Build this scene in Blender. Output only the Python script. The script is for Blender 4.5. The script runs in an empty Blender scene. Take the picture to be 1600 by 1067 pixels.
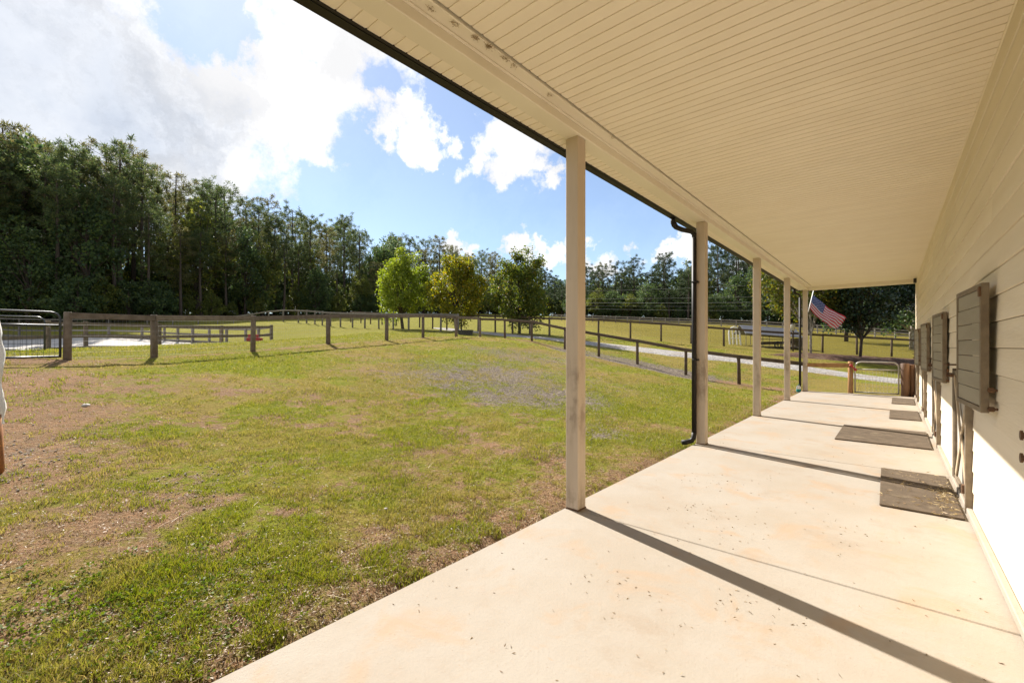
import bpy, math, random
import numpy as np
from mathutils import Vector, Matrix

random.seed(7)
RNG = np.random.default_rng(11)
sc = bpy.context.scene
COL = sc.collection
R = math.radians

# ------------------------------------------------------------------ camera
TH = R(40.7)              # camera turned left of the porch direction (+Y)
FPX, CX, HY, EYE = 690.0, 800.0, 542.0, 1.5
cam_d = bpy.data.cameras.new('camera'); cam = bpy.data.objects.new('camera', cam_d); COL.objects.link(cam)
cam.location = (0, 0, EYE); cam.rotation_euler = (R(90), 0, TH)
cam_d.sensor_width = 36; cam_d.lens = 36 * FPX / 1600
cam_d.shift_y = (HY - 533.5) / 1600
cam_d.clip_start = 0.02; cam_d.clip_end = 3000
sc.camera = cam
SN, CS = math.sin(TH), math.cos(TH)
def W(px, py, D):
    """a point of the place seen at photo pixel (px, py) at depth D metres"""
    x = (px - CX) / FPX * D
    return Vector((-D * SN + x * CS, D * CS + x * SN, EYE - (py - HY) * D / FPX))
def DIR(px, py):
    return (W(px, py, 1) - Vector((0, 0, EYE))).normalized()

# ------------------------------------------------------------------ light
SUN_EL, SUN_AZ = R(39.9), R(75.1)         # azimuth: left of +Y
sdir = Vector((-math.sin(SUN_AZ) * math.cos(SUN_EL), math.cos(SUN_AZ) * math.cos(SUN_EL), math.sin(SUN_EL)))
sun_d = bpy.data.lights.new('sun', 'SUN'); sun = bpy.data.objects.new('sun', sun_d); COL.objects.link(sun)
sun_d.energy = 3.6; sun_d.angle = R(0.5); sun_d.color = (1.0, 0.94, 0.86)
sun.rotation_euler = sdir.to_track_quat('Z', 'Y').to_euler()
sun.location = (-20, 5, 30)
sc.view_settings.view_transform = 'Standard'
sc.view_settings.look = 'None'
sc.view_settings.exposure = 1.68
sc.view_settings.gamma = 1
sc.view_settings.use_curve_mapping = False

world = bpy.data.worlds.new('World'); sc.world = world; world.use_nodes = True
nt = world.node_tree; nt.nodes.clear()
class NB:
    def __init__(s, nt): s.nt = nt
    def n(s, typ, **kw):
        nd = s.nt.nodes.new(typ)
        for k, v in kw.items(): setattr(nd, k, v)
        return nd
    def link(s, a, b): s.nt.links.new(a, b)
    def val(s, sock, v):
        if isinstance(v, bpy.types.NodeSocket): s.link(v, sock)
        else: sock.default_value = v
    def math(s, op, a, b=0.0, c=None, clamp=False):
        nd = s.n('ShaderNodeMath', operation=op, use_clamp=clamp)
        s.val(nd.inputs[0], a); s.val(nd.inputs[1], b)
        if c is not None: s.val(nd.inputs[2], c)
        return nd.outputs[0]
    def vm(s, op, a, b):
        nd = s.n('ShaderNodeVectorMath', operation=op)
        s.val(nd.inputs[0], a); s.val(nd.inputs[1], b)
        return nd.outputs['Value'] if op in ('DISTANCE', 'DOT_PRODUCT', 'LENGTH') else nd.outputs[0]
    def noise(s, vec, scale, detail=4, rough=.55, color=False, dist=0.0):
        nd = s.n('ShaderNodeTexNoise'); s.link(vec, nd.inputs['Vector'])
        nd.inputs['Scale'].default_value = scale; nd.inputs['Detail'].default_value = detail
        nd.inputs['Roughness'].default_value = rough; nd.inputs['Distortion'].default_value = dist
        return nd.outputs['Color' if color else 'Fac']
    def smooth(s, v, lo, hi, a=0.0, b=1.0):
        nd = s.n('ShaderNodeMapRange', interpolation_type='SMOOTHSTEP')
        s.val(nd.inputs[0], v)
        for i, q in enumerate((lo, hi, a, b)): nd.inputs[i + 1].default_value = q
        return nd.outputs[0]
    def mix(s, f, a, b):
        nd = s.n('ShaderNodeMix', data_type='RGBA')
        s.val(nd.inputs[0], f)
        for sock, v in ((nd.inputs[6], a), (nd.inputs[7], b)):
            if isinstance(v, bpy.types.NodeSocket): s.link(v, sock)
            else: sock.default_value = (*v[:3], 1)
        return nd.outputs[2]
    def ramp(s, f, stops):
        nd = s.n('ShaderNodeValToRGB'); s.link(f, nd.inputs[0])
        el = nd.color_ramp.elements
        while len(el) < len(stops): el.new(.5)
        for e, (p, c) in zip(el, stops): e.position = p; e.color = (*c, 1)
        return nd.outputs[0]

b = NB(nt)
tc = b.n('ShaderNodeTexCoord'); dirv = tc.outputs['Generated']
sky = b.n('ShaderNodeTexSky', sky_type='NISHITA')
sky.sun_disc = False; sky.sun_elevation = SUN_EL; sky.sun_rotation = -SUN_AZ
sky.air_density = 1.0; sky.dust_density = 0.25; sky.ozone_density = 3.2; sky.altitude = 200
w1 = b.noise(dirv, 7.0, 7, .66, color=True)
off = b.vm('SUBTRACT', w1, (.5, .5, .5))
nd = b.n('ShaderNodeVectorMath', operation='SCALE'); b.link(off, nd.inputs[0]); nd.inputs['Scale'].default_value = .24
wdir = b.vm('ADD', dirv, nd.outputs[0])
def blobs(lst, vec):
    acc = None
    for px, py, r, amp in lst:
        d = b.vm('DISTANCE', vec, tuple(DIR(px, py)))
        f = b.smooth(d, 0, r, amp, 0)
        acc = f if acc is None else b.math('MAXIMUM', acc, f)
    return acc
CLOUDS = [(-60, 60, .42, 1.25), (120, 170, .38, 1.25), (-120, 250, .4, 1.2), (280, 190, .30, 1.2), (430, 110, .26, 1.15), (540, 60, .22, 1.1),
          (480, 190, .13, 1.0), (560, 150, .10, .95), (635, 200, .10, 1.15), (660, 245, .08, 1.1), (600, 225, .075, 1.0), (690, 215, .06, .9), (785, 235, .12, 1.3), (830, 220, .09, 1.1),
          (740, 258, .07, 1.0), (845, 250, .06, 1.0), (708, 382, .06, 1.15), (738, 390, .045, 1.0), (812, 384, .06, 1.2), (852, 400, .06, 1.1),
          (890, 412, .07, 1.1), (945, 396, .075, 1.15), (990, 390, .055, 1.0), (915, 405, .06, 1.0), (1052, 394, .055, 1.1), (140, -60, .3, 1.0), (1180, 400, .05, .9)]
HOLES = [(318, -10, .11, 1.0), (345, 40, .06, .8), (600, 130, .05, .6), (575, 95, .04, .3)]
cl = b.math('SUBTRACT', blobs(CLOUDS, wdir), blobs(HOLES, wdir))
n2 = b.noise(dirv, 13.0, 8, .66)
gen = b.noise(dirv, 2.2, 6, .6)
back = b.smooth(b.vm('DOT_PRODUCT', dirv, (-SN, CS, 0)), .15, .42, 1, 0)
genc = b.math('MULTIPLY', b.smooth(gen, .42, .60), back)
dens = b.math('ADD', b.math('MAXIMUM', cl, genc), b.math('MULTIPLY', b.math('SUBTRACT', n2, .5), 1.7))
dens = b.math('MAXIMUM', b.smooth(dens, .24, .84), .13)
GREY = [(60, 90, .24, .9), (170, 170, .22, 1.0), (270, 200, .16, 1.0), (330, 215, .08, .8), (-60, 80, .3, .9)]
gsh = b.math('MULTIPLY', blobs(GREY, wdir), b.smooth(b.noise(dirv, 4.0, 5, .6), .25, .65, .6, 1))
cin = b.smooth(b.noise(wdir, 6.0, 7, .65), .36, .62, .86, 1.1)
ccol = b.mix(gsh, (7.0, 6.95, 6.95), (3.6, 4.0, 4.7))
cn = b.n('ShaderNodeVectorMath', operation='SCALE'); b.link(ccol, cn.inputs[0]); b.link(cin, cn.inputs['Scale']); ccol = cn.outputs[0]
skyc = b.mix(b.math('MULTIPLY', dens, .97), sky.outputs[0], ccol)
bg = b.n('ShaderNodeBackground'); b.link(skyc, bg.inputs[0]); bg.inputs[1].default_value = 0.05
wo = b.n('ShaderNodeOutputWorld'); b.link(bg.outputs[0], wo.inputs[0])

# ------------------------------------------------------------------ helpers
def mat_new(name):
    m = bpy.data.materials.new(name); m.use_nodes = True
    m.node_tree.nodes.clear()
    nb = NB(m.node_tree)
    out = nb.n('ShaderNodeOutputMaterial'); p = nb.n('ShaderNodeBsdfPrincipled')
    nb.link(p.outputs[0], out.inputs[0])
    nb.tc = nb.n('ShaderNodeTexCoord').outputs['Object']; nb.p = p; nb.out = out
    return m, nb
def bump(nb, h, strength, dist):
    bn = nb.n('ShaderNodeBump'); bn.inputs['Strength'].default_value = strength; bn.inputs['Distance'].default_value = dist
    nb.link(h, bn.inputs['Height']); nb.link(bn.outputs[0], nb.p.inputs['Normal'])
def simple(name, c1, c2=None, scale=6, rough=.7, metal=0, bmp=0, bscale=60, stretch=(1, 1, 1), stain=None, stain_lo=.6, perobj=0.0, spec=.5):
    m, nb = mat_new(name)
    mp = nb.n('ShaderNodeMapping'); nb.link(nb.tc, mp.inputs[0]); mp.inputs['Scale'].default_value = stretch
    oi = nb.n('ShaderNodeObjectInfo')
    vec = nb.vm('ADD', mp.outputs[0], oi.outputs['Location'])
    c2 = c2 or tuple(x * .85 for x in c1)
    f = nb.noise(vec, scale, 6, .6)
    col = nb.mix(nb.smooth(f, .3, .7), c1, c2)
    if stain:
        col = nb.mix(nb.smooth(nb.noise(vec, scale * .37, 5, .65), stain_lo, stain_lo + .16), col, stain)
    if perobj:
        hs = nb.n('ShaderNodeHueSaturation'); nb.link(col, hs.inputs['Color'])
        nb.link(nb.math('ADD', nb.math('MULTIPLY', oi.outputs['Random'], perobj * 2), 1 - perobj), hs.inputs['Value'])
        col = hs.outputs[0]
    nb.link(col, nb.p.inputs['Base Color'])
    nb.p.inputs['Roughness'].default_value = rough; nb.p.inputs['Metallic'].default_value = metal
    nb.p.inputs['Specular IOR Level'].default_value = spec
    if bmp: bump(nb, nb.noise(vec, bscale, 4, .6), bmp, .01)
    return m

def leafmat(name, stops, transl=.4, tcol=1.3, rough=.55, attr=None, stops2=None):
    m, nb = mat_new(name)
    g = nb.n('ShaderNodeNewGeometry')
    col = nb.ramp(g.outputs['Random Per Island'], stops)
    if attr:
        a = nb.n('ShaderNodeAttribute', attribute_name=attr)
        col = nb.mix(a.outputs['Fac'], col, nb.ramp(g.outputs['Random Per Island'], stops2))
    nb.link(col, nb.p.inputs['Base Color']); nb.p.inputs['Roughness'].default_value = rough
    nb.p.inputs['Specular IOR Level'].default_value = .35
    t = nb.n('ShaderNodeBsdfTranslucent')
    hs = nb.n('ShaderNodeHueSaturation'); nb.link(col, hs.inputs['Color']); hs.inputs['Value'].default_value = tcol
    hs.inputs['Hue'].default_value = .5; hs.inputs['Saturation'].default_value = 1.1
    nb.link(hs.outputs[0], t.inputs[0])
    mx = nb.n('ShaderNodeMixShader'); mx.inputs[0].default_value = transl
    nb.link(nb.p.outputs[0], mx.inputs[1]); nb.link(t.outputs[0], mx.inputs[2]); nb.link(mx.outputs[0], nb.out.inputs[0])
    return m

ZAX = Vector((0, 0, 1))
class MB:
    def __init__(s): s.v = []; s.f = []
    def add(s, vs, fs):
        o = len(s.v); s.v += [tuple(p) for p in vs]; s.f += [tuple(i + o for i in f) for f in fs]
    def box(s, c, size, rot=None, ch=.004):
        h = [q / 2 for q in size]; ch = min(ch, min(h) * .6)
        V = []; idx = {}
        for sx in (-1, 1):
            for sy in (-1, 1):
                for sz in (-1, 1):
                    sg = (sx, sy, sz)
                    for a in range(3):
                        idx[(sg, a)] = len(V)
                        V.append(Vector([sg[k] * (h[k] - (0 if k == a else ch)) for k in range(3)]))
        F = []
        for a in range(3):
            u, w = (a + 1) % 3, (a + 2) % 3
            for sa in (-1, 1):
                q = []
                for su, sw in ((-1, -1), (1, -1), (1, 1), (-1, 1)):
                    sg = [0, 0, 0]; sg[a] = sa; sg[u] = su; sg[w] = sw; q.append(idx[(tuple(sg), a)])
                F.append(q)
            for su in (-1, 1):
                for sw in (-1, 1):
                    g0 = [0, 0, 0]; g1 = [0, 0, 0]
                    g0[a] = -1; g1[a] = 1; g0[u] = g1[u] = su; g0[w] = g1[w] = sw
                    F.append([idx[(tuple(g0), u)], idx[(tuple(g1), u)], idx[(tuple(g1), w)], idx[(tuple(g0), w)]])
        for sx in (-1, 1):
            for sy in (-1, 1):
                for sz in (-1, 1): F.append([idx[((sx, sy, sz), k)] for k in range(3)])
        F2 = []
        for f in F:
            n = (V[f[1]] - V[f[0]]).cross(V[f[2]] - V[f[0]]); m = sum((V[i] for i in f), Vector()) / len(f)
            F2.append(f if n.dot(m) > 0 else f[::-1])
        c = Vector(c)
        s.add([c + (rot @ p if rot is not None else p) for p in V], F2)
        return s
    def bb(s, x0, x1, y0, y1, z0, z1, ch=.004):
        return s.box(((x0 + x1) / 2, (y0 + y1) / 2, (z0 + z1) / 2), (x1 - x0, y1 - y0, z1 - z0), None, ch)
    def beam(s, p, q, w, h, ch=.006, up=ZAX):
        p, q = Vector(p), Vector(q); d = q - p; L = d.length; y = d / L
        x = y.cross(up)
        x = x.normalized() if x.length > 1e-5 else Vector((1, 0, 0))
        z = x.cross(y)
        s.box((p + q) / 2, (w, L, h), Matrix((x, y, z)).transposed(), ch)
        return s
    def tube(s, pts, rad, n=8, cap=True):
        pts = [Vector(p) for p in pts]
        if not hasattr(rad, '__len__'): rad = [rad] * len(pts)
        o = len(s.v); ref = None
        for i, p in enumerate(pts):
            t = (pts[min(i + 1, len(pts) - 1)] - pts[max(i - 1, 0)]).normalized()
            if ref is None: ref = Vector((1, 0, 0)) if abs(t.x) < .8 else Vector((0, 1, 0))
            ref = (ref - t * ref.dot(t)).normalized(); bi = t.cross(ref)
            for k in range(n):
                a = 2 * math.pi * k / n
                s.v.append(tuple(p + (ref * math.cos(a) + bi * math.sin(a)) * rad[i]))
        for i in range(len(pts) - 1):
            for k in range(n):
                k2 = (k + 1) % n
                s.f.append((o + i * n + k, o + i * n + k2, o + (i + 1) * n + k2, o + (i + 1) * n + k))
        if cap:
            s.f.append(tuple(o + k for k in range(n))[::-1]); s.f.append(tuple(o + (len(pts) - 1) * n + k for k in range(n)))
        return s
    def mesh(s, name, mat, loc=(0, 0, 0), smooth=False):
        me = bpy.data.meshes.new(name)
        l = Vector(loc)
        me.from_pydata([tuple(Vector(p) - l) for p in s.v], [], s.f)
        if mat: me.materials.append(mat)
        if smooth: me.shade_smooth()
        me.update()
        return me
    def build(s, name, mat, parent=None, loc=(0, 0, 0), smooth=False):
        """geometry is given in world coordinates; loc is the world place of the origin it is stored around"""
        me = s.mesh(name, mat, loc, smooth)
        return place(name, me, parent, loc)
def place(name, me, parent=None, loc=(0, 0, 0)):
    o = bpy.data.objects.new(name, me); COL.objects.link(o)
    if parent is not None:
        o.parent = parent; pl = Vector(parent.get('_w', (0, 0, 0)))
        o.location = Vector(loc) - pl
    else: o.location = loc
    o['_w'] = tuple(loc)
    return o
def tag(o, label=None, cat=None, group=None, kind=None):
    for k, v in (('label', label), ('category', cat), ('group', group), ('kind', kind)):
        if v: o[k] = v
    return o
def thing(name, label, cat, loc=(0, 0, 0), group=None, kind=None):
    o = bpy.data.objects.new(name, None); COL.objects.link(o); o.location = loc; o.empty_display_size = .2
    o['_w'] = tuple(loc)
    return tag(o, label, cat, group, kind)
def npmesh(name, verts, faces, mat, attrs=None, smooth=False):
    """fast mesh: faces is an (n,k) int array"""
    me = bpy.data.meshes.new(name); n, k = faces.shape
    me.vertices.add(len(verts)); me.vertices.foreach_set('co', np.asarray(verts, np.float32).ravel())
    me.loops.add(n * k); me.loops.foreach_set('vertex_index', faces.astype(np.int32).ravel())
    me.polygons.add(n); me.polygons.foreach_set('loop_start', np.arange(0, n * k, k, dtype=np.int32))
    me.polygons.foreach_set('loop_total', np.full(n, k, np.int32))
    if smooth: me.polygons.foreach_set('use_smooth', np.ones(n, bool))
    for nm, a in (attrs or {}).items():
        at = me.attributes.new(nm, 'FLOAT', 'POINT'); at.data.foreach_set('value', np.asarray(a, np.float32))
    me.update(calc_edges=True)
    if mat: me.materials.append(mat)
    return me
def vnoise(x, y, seed=0):
    xi = np.floor(x).astype(np.int64); yi = np.floor(y).astype(np.int64); fx = x - xi; fy = y - yi
    fx = fx * fx * (3 - 2 * fx); fy = fy * fy * (3 - 2 * fy)
    def h(a, c):
        q = (a * 374761393 + c * 668265263 + seed * 974634777) & 0x7fffffff
        q = ((q ^ (q >> 13)) * 1274126177) & 0x7fffffff
        return ((q ^ (q >> 16)) & 0xffff) / 65535.0
    return (h(xi, yi) * (1 - fx) + h(xi + 1, yi) * fx) * (1 - fy) + (h(xi, yi + 1) * (1 - fx) + h(xi + 1, yi + 1) * fx) * fy
def fbm(x, y, seed=0, octv=4):
    a, s, t = .5, 0, 0
    for i in range(octv):
        s = s + a * vnoise(x * 2 ** i, y * 2 ** i, seed + i * 17); t += a; a *= .55
    return s / t
def sstep(x, lo, hi):
    t = np.clip((x - lo) / (hi - lo), 0, 1); return t * t * (3 - 2 * t)

# ------------------------------------------------------------------ terrain
FENCE_A = [(105, 565.6), (240.8, 557.7), (395, 548.3), (512.8, 538), (604, 532), (661, 528), (713, 526.6), (750, 526.6)]
FENCE_R = [(750, 526.6), (789, 528.8), (831, 533), (883, 546), (935.7, 557), (996, 569.3), (1071.6, 586), (1155, 600)]
FENCE_D = [(365, 509, 56), (395, 506, 52), (420, 503.5, 48), (442.7, 503, 44), (466, 504, 42), (479, 505, 41), (492, 506.5, 40), (503.5, 508, 39), (516.5, 509.5, 38), (532, 510.7, 37), (550.7, 511.7, 36),
           (570, 513, 35), (592, 514, 34), (614.5, 515, 32.5), (638.5, 516, 31.8), (661, 516.8, 31), (688.7, 517.7, 29.7), (716, 519.5, 28.8)]
FENCE_B = [(548, 503.5, 50), (564, 505, 48), (579, 506.5, 46.5), (597, 508, 45), (619, 509, 43), (638, 510.5, 41), (655.7, 512, 39), (676, 514, 37), (698, 516, 35), (721, 517.5, 33.2), (747, 518.5, 32),
           (774, 520, 31), (801, 521, 30.3), (827.7, 522.6, 29.7), (858.6, 525, 29.2), (897, 526, 29), (935, 527.5, 29), (985, 530.7, 29), (1033, 533.4, 29), (1080, 537, 29), (1131, 541, 29),
           (1182, 545, 29), (1233, 548, 29), (1285, 551, 29), (1339, 554, 29), (1393, 557, 29), (1450, 560, 29)]
FENCE_C = [(862, 500.5, 84), (930, 503, 79), (1000, 506, 75), (1100, 509.5, 70), (1180, 513, 66), (1240, 518, 62), (1330, 524, 59), (1440, 531, 56), (1540, 538, 55)]
ARENA_N = [(-60, 556, 16.5), (75, 548, 19), (134, 544.5, 20.5), (249, 544.5, 22.5), (346, 541, 26.5), (424, 537, 30.5)]
ARENA_F = [(404, 539.5, 31.5), (384, 539.3, 32), (354, 538.2, 33), (327, 537, 33.8), (301, 535.5, 34.7), (278, 534, 35.6), (257, 533, 36.5), (222, 530, 38), (170, 528, 40), (110, 527, 42), (30, 527, 44), (-60, 528, 45)]
FRONT = [(-330, 50), (-150, 51), (0, 52), (120, 54), (230, 60), (320, 68), (400, 78), (530, 88), (620, 97), (700, 106), (760, 112), (850, 110), (930, 94), (1020, 88), (1100, 84), (1250, 76), (1440, 69), (1640, 66)]
PA0 = W(105, 565.6, 10.3); PA1 = W(750, 526.6, 25.2)
def on_line(px, py, P, Q):
    """point seen at px, py in the vertical plane through P and Q"""
    t = (px - CX) / FPX
    dx, dy = -SN + t * CS, CS + t * SN
    n = Vector((Q.y - P.y, -(Q.x - P.x)))
    D = (n.x * P.x + n.y * P.y) / (n.x * dx + n.y * dy)
    return W(px, py, D)
PR1 = Vector((-4.31, 18.0, 0)); PR0 = Vector((-17.9, 18.0, 0))
fa_pts = [on_line(px, py, PA0, PA1) for px, py in FENCE_A]
fr_pts = [on_line(px, py, PR0, PR1) for px, py in FENCE_R[1:]]
ctrl = []
for y in (-14, -8, -4, -2, 0, 2, 4, 6, 8, 10, 12, 14, 16, 18.2): ctrl.append((-2.35, y, -.035))
for y in (-10, 0, 10, 18.5): ctrl += [(.5, y, -.06), (4, y, -.06)]
ctrl += [tuple(p) for p in fa_pts + fr_pts]
for lst in (FENCE_D, FENCE_B[::2], FENCE_C, ARENA_N, ARENA_F[::2]): ctrl += [tuple(W(*q)) for q in lst]
ctrl += [tuple(W(*q)) for q in [(930, 538, 25.5), (1050, 552, 23.5), (1150, 562, 22.2), (1270, 578, 20.5), (1400, 597, 18.8), (1330, 616, 14.4), (1420, 621, 13.6),
                                (20, 560, 9.7), (95, 559, 10.2), (420, 501, 45), (300, 508, 50), (-100, 500, 55), (60, 500, 56), (230, 502, 60), (400, 496, 75), (600, 492, 95), (760, 490, 115), (850, 493, 112),
                                (930, 497, 95), (1100, 503, 84), (1250, 510, 75), (1440, 520, 68), (700, 499, 75), (700, 507, 55)]]
ctrl += [(-8, 2, .42), (-8, 8, .52), (-8, -4, .40), (-12, -6, .85), (-18, -8, 1.3), (-5, 13, .22), (-5, 3, .13), (-5, 8, .15), (-5, -5, .12)]
for a in range(0, 360, 30):
    x, y = 340 * math.cos(R(a)), 340 * math.sin(R(a))
    ctrl.append((x, y, 3 + 9 * max(0, (-x * SN + y * CS) / 340)))
ctrl += [(30, -20, -.6), (40, 20, -.2), (0, -40, -.5), (25, 60, 1.2)]
CT = np.array(ctrl, float)
def tps_k(d2): return np.where(d2 > 1e-12, .5 * d2 * np.log(np.maximum(d2, 1e-12)), 0)
SCL = 40.0
Pn = CT[:, :2] / SCL; nC = len(Pn)
K = tps_k(((Pn[:, None] - Pn[None]) ** 2).sum(-1)) + np.eye(nC) * 2e-4
Q = np.hstack([np.ones((nC, 1)), Pn])
Amat = np.vstack([np.hstack([K, Q]), np.hstack([Q.T, np.zeros((3, 3))])])
sol = np.linalg.solve(Amat, np.concatenate([CT[:, 2], np.zeros(3)]))
def ground_np(x, y):
    x = np.asarray(x, float); y = np.asarray(y, float); sh = x.shape
    p = np.stack([x.ravel(), y.ravel()], 1) / SCL
    out = np.empty(len(p))
    for i in range(0, len(p), 20000):
        q = p[i:i + 20000]
        k = tps_k(((q[:, None] - Pn[None]) ** 2).sum(-1))
        out[i:i + 20000] = k @ sol[:nC] + sol[nC] + q @ sol[nC + 1:]
    out = np.clip(out, -2.5, 15).reshape(sh)
    und = sstep(x, -2.50, -2.33) * sstep(-np.abs(y - 6), -12.35, -12.1)
    return out * (1 - und) + np.minimum(out, -.09) * und
def G(x, y): return float(ground_np(np.array([x]), np.array([y]))[0])
def hit(px, py, d0=1.5, d1=120):
    D = np.geomspace(d0, d1, 400); t = (px - CX) / FPX
    X = D * (-SN + t * CS); Y = D * (CS + t * SN); Z = EYE - (py - HY) * D / FPX
    below = Z < ground_np(X, Y); i = int(np.argmax(below)) if below.any() else 399
    return Vector((X[i], Y[i], ground_np(X[i:i + 1], Y[i:i + 1])[0]))
def dseg(x, y, pts):
    best = np.full(np.shape(x), 1e9)
    for p, q in zip(pts[:-1], pts[1:]):
        ax, ay, bx, by = p[0], p[1], q[0], q[1]; L2 = (bx - ax) ** 2 + (by - ay) ** 2
        t = np.clip(((x - ax) * (bx - ax) + (y - ay) * (by - ay)) / L2, 0, 1)
        best = np.minimum(best, np.hypot(x - ax - t * (bx - ax), y - ay - t * (by - ay)))
    return best
def inpoly(x, y, poly):
    c = np.zeros(np.shape(x), bool); n = len(poly)
    for i in range(n):
        x0, y0 = poly[i][:2]; x1, y1 = poly[(i + 1) % n][:2]
        if y0 == y1: continue
        c ^= ((y0 > y) != (y1 > y)) & (x < (x1 - x0) * (y - y0) / (y1 - y0) + x0)
    return c
yard_poly = [(-2.3, -12)] + [(fa_pts[0].x, -12)] + [(p.x, p.y) for p in fa_pts] + [(-2.3, 18)]
arena_poly = [tuple(W(*q))[:2] for q in ARENA_N] + [tuple(W(*q))[:2] for q in ARENA_F]
ROAD = [W(*q) for q in [(690, 512, 40), (740, 521.5, 31), (800, 526.5, 27.6), (860, 531, 26.4), (930, 538, 25.5), (1050, 552, 23.5), (1150, 562, 22.2), (1270, 578, 20.5), (1400, 595, 19.0), (1480, 606, 18.4), (1600, 622, 18.2)]]
GRAV = [(hit(px, py), r, a) for px, py, r, a in [(790, 614, 1.2, 1.0), (850, 620, 1.2, 1.0), (720, 592, 1.5, .75), (780, 582, 1.7, .75), (690, 575, 1.4, .45), (840, 560, 2, .5), (760, 548, 1.5, .4), (800, 552, 1.3, .5), (60, 700, .6, .3), (20, 730, .5, .3),
                                             (345, 752, .5, .35), (290, 745, .4, .25), (935, 676, .45, .75), (900, 640, .6, .4), (840, 705, .4, .35), (940, 605, 1.6, .35)]]
DIRT = [(hit(px, py), r, a) for px, py, r, a in [(25, 600, 1.1, 1.0), (30, 655, 1.0, 1.0), (45, 560, 1.1, .9), (15, 700, .8, .8), (225, 610, .8, .5), (175, 645, .5, .4), (110, 600, .5, .25), (80, 745, .7, .8), (30, 770, .5, .7), (30, 850, .45, .75), (110, 850, .35, .5),
                                             (270, 760, .5, .5), (400, 725, .5, .45), (560, 560, .9, .5), (520, 655, .5, .35), (860, 770, .35, .6), (420, 960, .3, .8), (440, 945, .25, .6), (600, 850, .3, .35), (20, 900, .35, .5), (180, 790, .5, .35), (700, 720, .4, .4), (760, 710, .5, .45), (720, 745, .3, .35), (330, 590, .9, .4), (420, 610, .8, .35), (240, 960, .3, .4), (320, 1030, .3, .7)]]
LUSH = [(hit(px, py), r, a) for px, py, r, a in [(380, 567, 1.1, 1), (440, 567, 1.2, 1), (330, 560, .8, .5), (420, 680, 1.0, .5), (450, 740, .6, .7), (540, 720, 1.2, .6), (250, 930, .40, .8), (110, 940, .35, .55), (590, 765, .45, 1), (640, 690, 1.0, .5), (990, 640, 2.2, .8), (940, 660, 1.2, .7), (1050, 690, .6, 1.0),
                                              (870, 700, .8, .4), (720, 560, 1.2, .4), (1060, 620, 2.0, .5), (260, 1000, .4, .6), (150, 980, .5, .6), (480, 830, .8, .4), (150, 760, 1, .4), (600, 640, 1.8, .4)]]
def gauss(x, y, lst):
    out = np.zeros(np.shape(x))
    for c, r, a in lst:
        out = np.maximum(out, a * np.exp(-((x - c.x) ** 2 + (y - c.y) ** 2) / (2 * r * r)))
    return out
def masks(x, y):
    n1 = fbm(x * .5, y * .5, 3, 4); n2 = fbm(x * 1.7, y * 1.7, 5, 4); n3 = fbm(x * 5.5, y * 5.5, 9, 4)
    inn = inpoly(x, y, yard_poly)
    hyp = np.hypot(x, y)
    edge = sstep(x, -3.25, -2.4) * inn
    dirt = gauss(x, y, DIRT) * (.35 + .8 * n2 + .7 * n3)
    dirt = np.maximum(dirt, edge * (.1 + .55 * n2 + .6 * n3))
    dirt = np.maximum(dirt, sstep(n2 * .5 + n1 * .3 + n3 * .2, .45, .67) * .9 * inn * (1 - .45 * sstep(hyp, 9, 14)))
    fl = dseg(x, y, fa_pts); dirt = np.maximum(dirt, sstep(-fl, -.45, -.1) * (.35 + .7 * n2))
    fr = dseg(x, y, [PA1] + fr_pts + [(-2.4, 18.1)]); dirt = np.maximum(dirt, sstep(-fr, -.8, -.1) * (.35 + .8 * n2))
    grav = np.clip(gauss(x, y, GRAV) * np.clip(-.15 + 1.75 * (n3 * .6 + n2 * .4), 0, 1.2), 0, 1) * (inn | (fr < 2))
    grav = np.maximum(grav, sstep(-fr, -1.5, -.5) * sstep(x, -14, -11) * sstep(-x, 4.5, 6) * (y > 17.2) * .9)
    dry = np.clip(sstep(fbm(x * .9 + 31, y * .9, 21, 4), .36, .60) * .75 + (n3 - .5) * .9 + .12, 0, 1)
    hyp = np.hypot(x, y)
    far = (~inn) * sstep(hyp, 24, 40) * sstep(x + .75 * y, 2, 14)
    near_hill = (~inn) * (1 - sstep(x + .75 * y, -2, 8))
    dry = np.clip(dry * (1 - .4 * near_hill), 0, 1); dry = np.maximum(dry, far * .8)
    lush = np.clip(gauss(x, y, LUSH) * (.5 + n2), 0, 1)
    dry = np.clip(dry - lush * .7, 0, 1); dirt = np.clip(dirt * (1 - .55 * lush), 0, 1)
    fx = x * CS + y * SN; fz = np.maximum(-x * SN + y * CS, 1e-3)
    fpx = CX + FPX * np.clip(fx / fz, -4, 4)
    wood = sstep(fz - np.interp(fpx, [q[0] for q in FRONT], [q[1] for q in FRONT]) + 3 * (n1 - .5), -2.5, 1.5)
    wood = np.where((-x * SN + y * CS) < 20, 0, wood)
    return np.clip(dirt, 0, 1), np.clip(grav, 0, 1), dry, lush, wood, far, near_hill * sstep(hyp, 10, 16)

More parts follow.
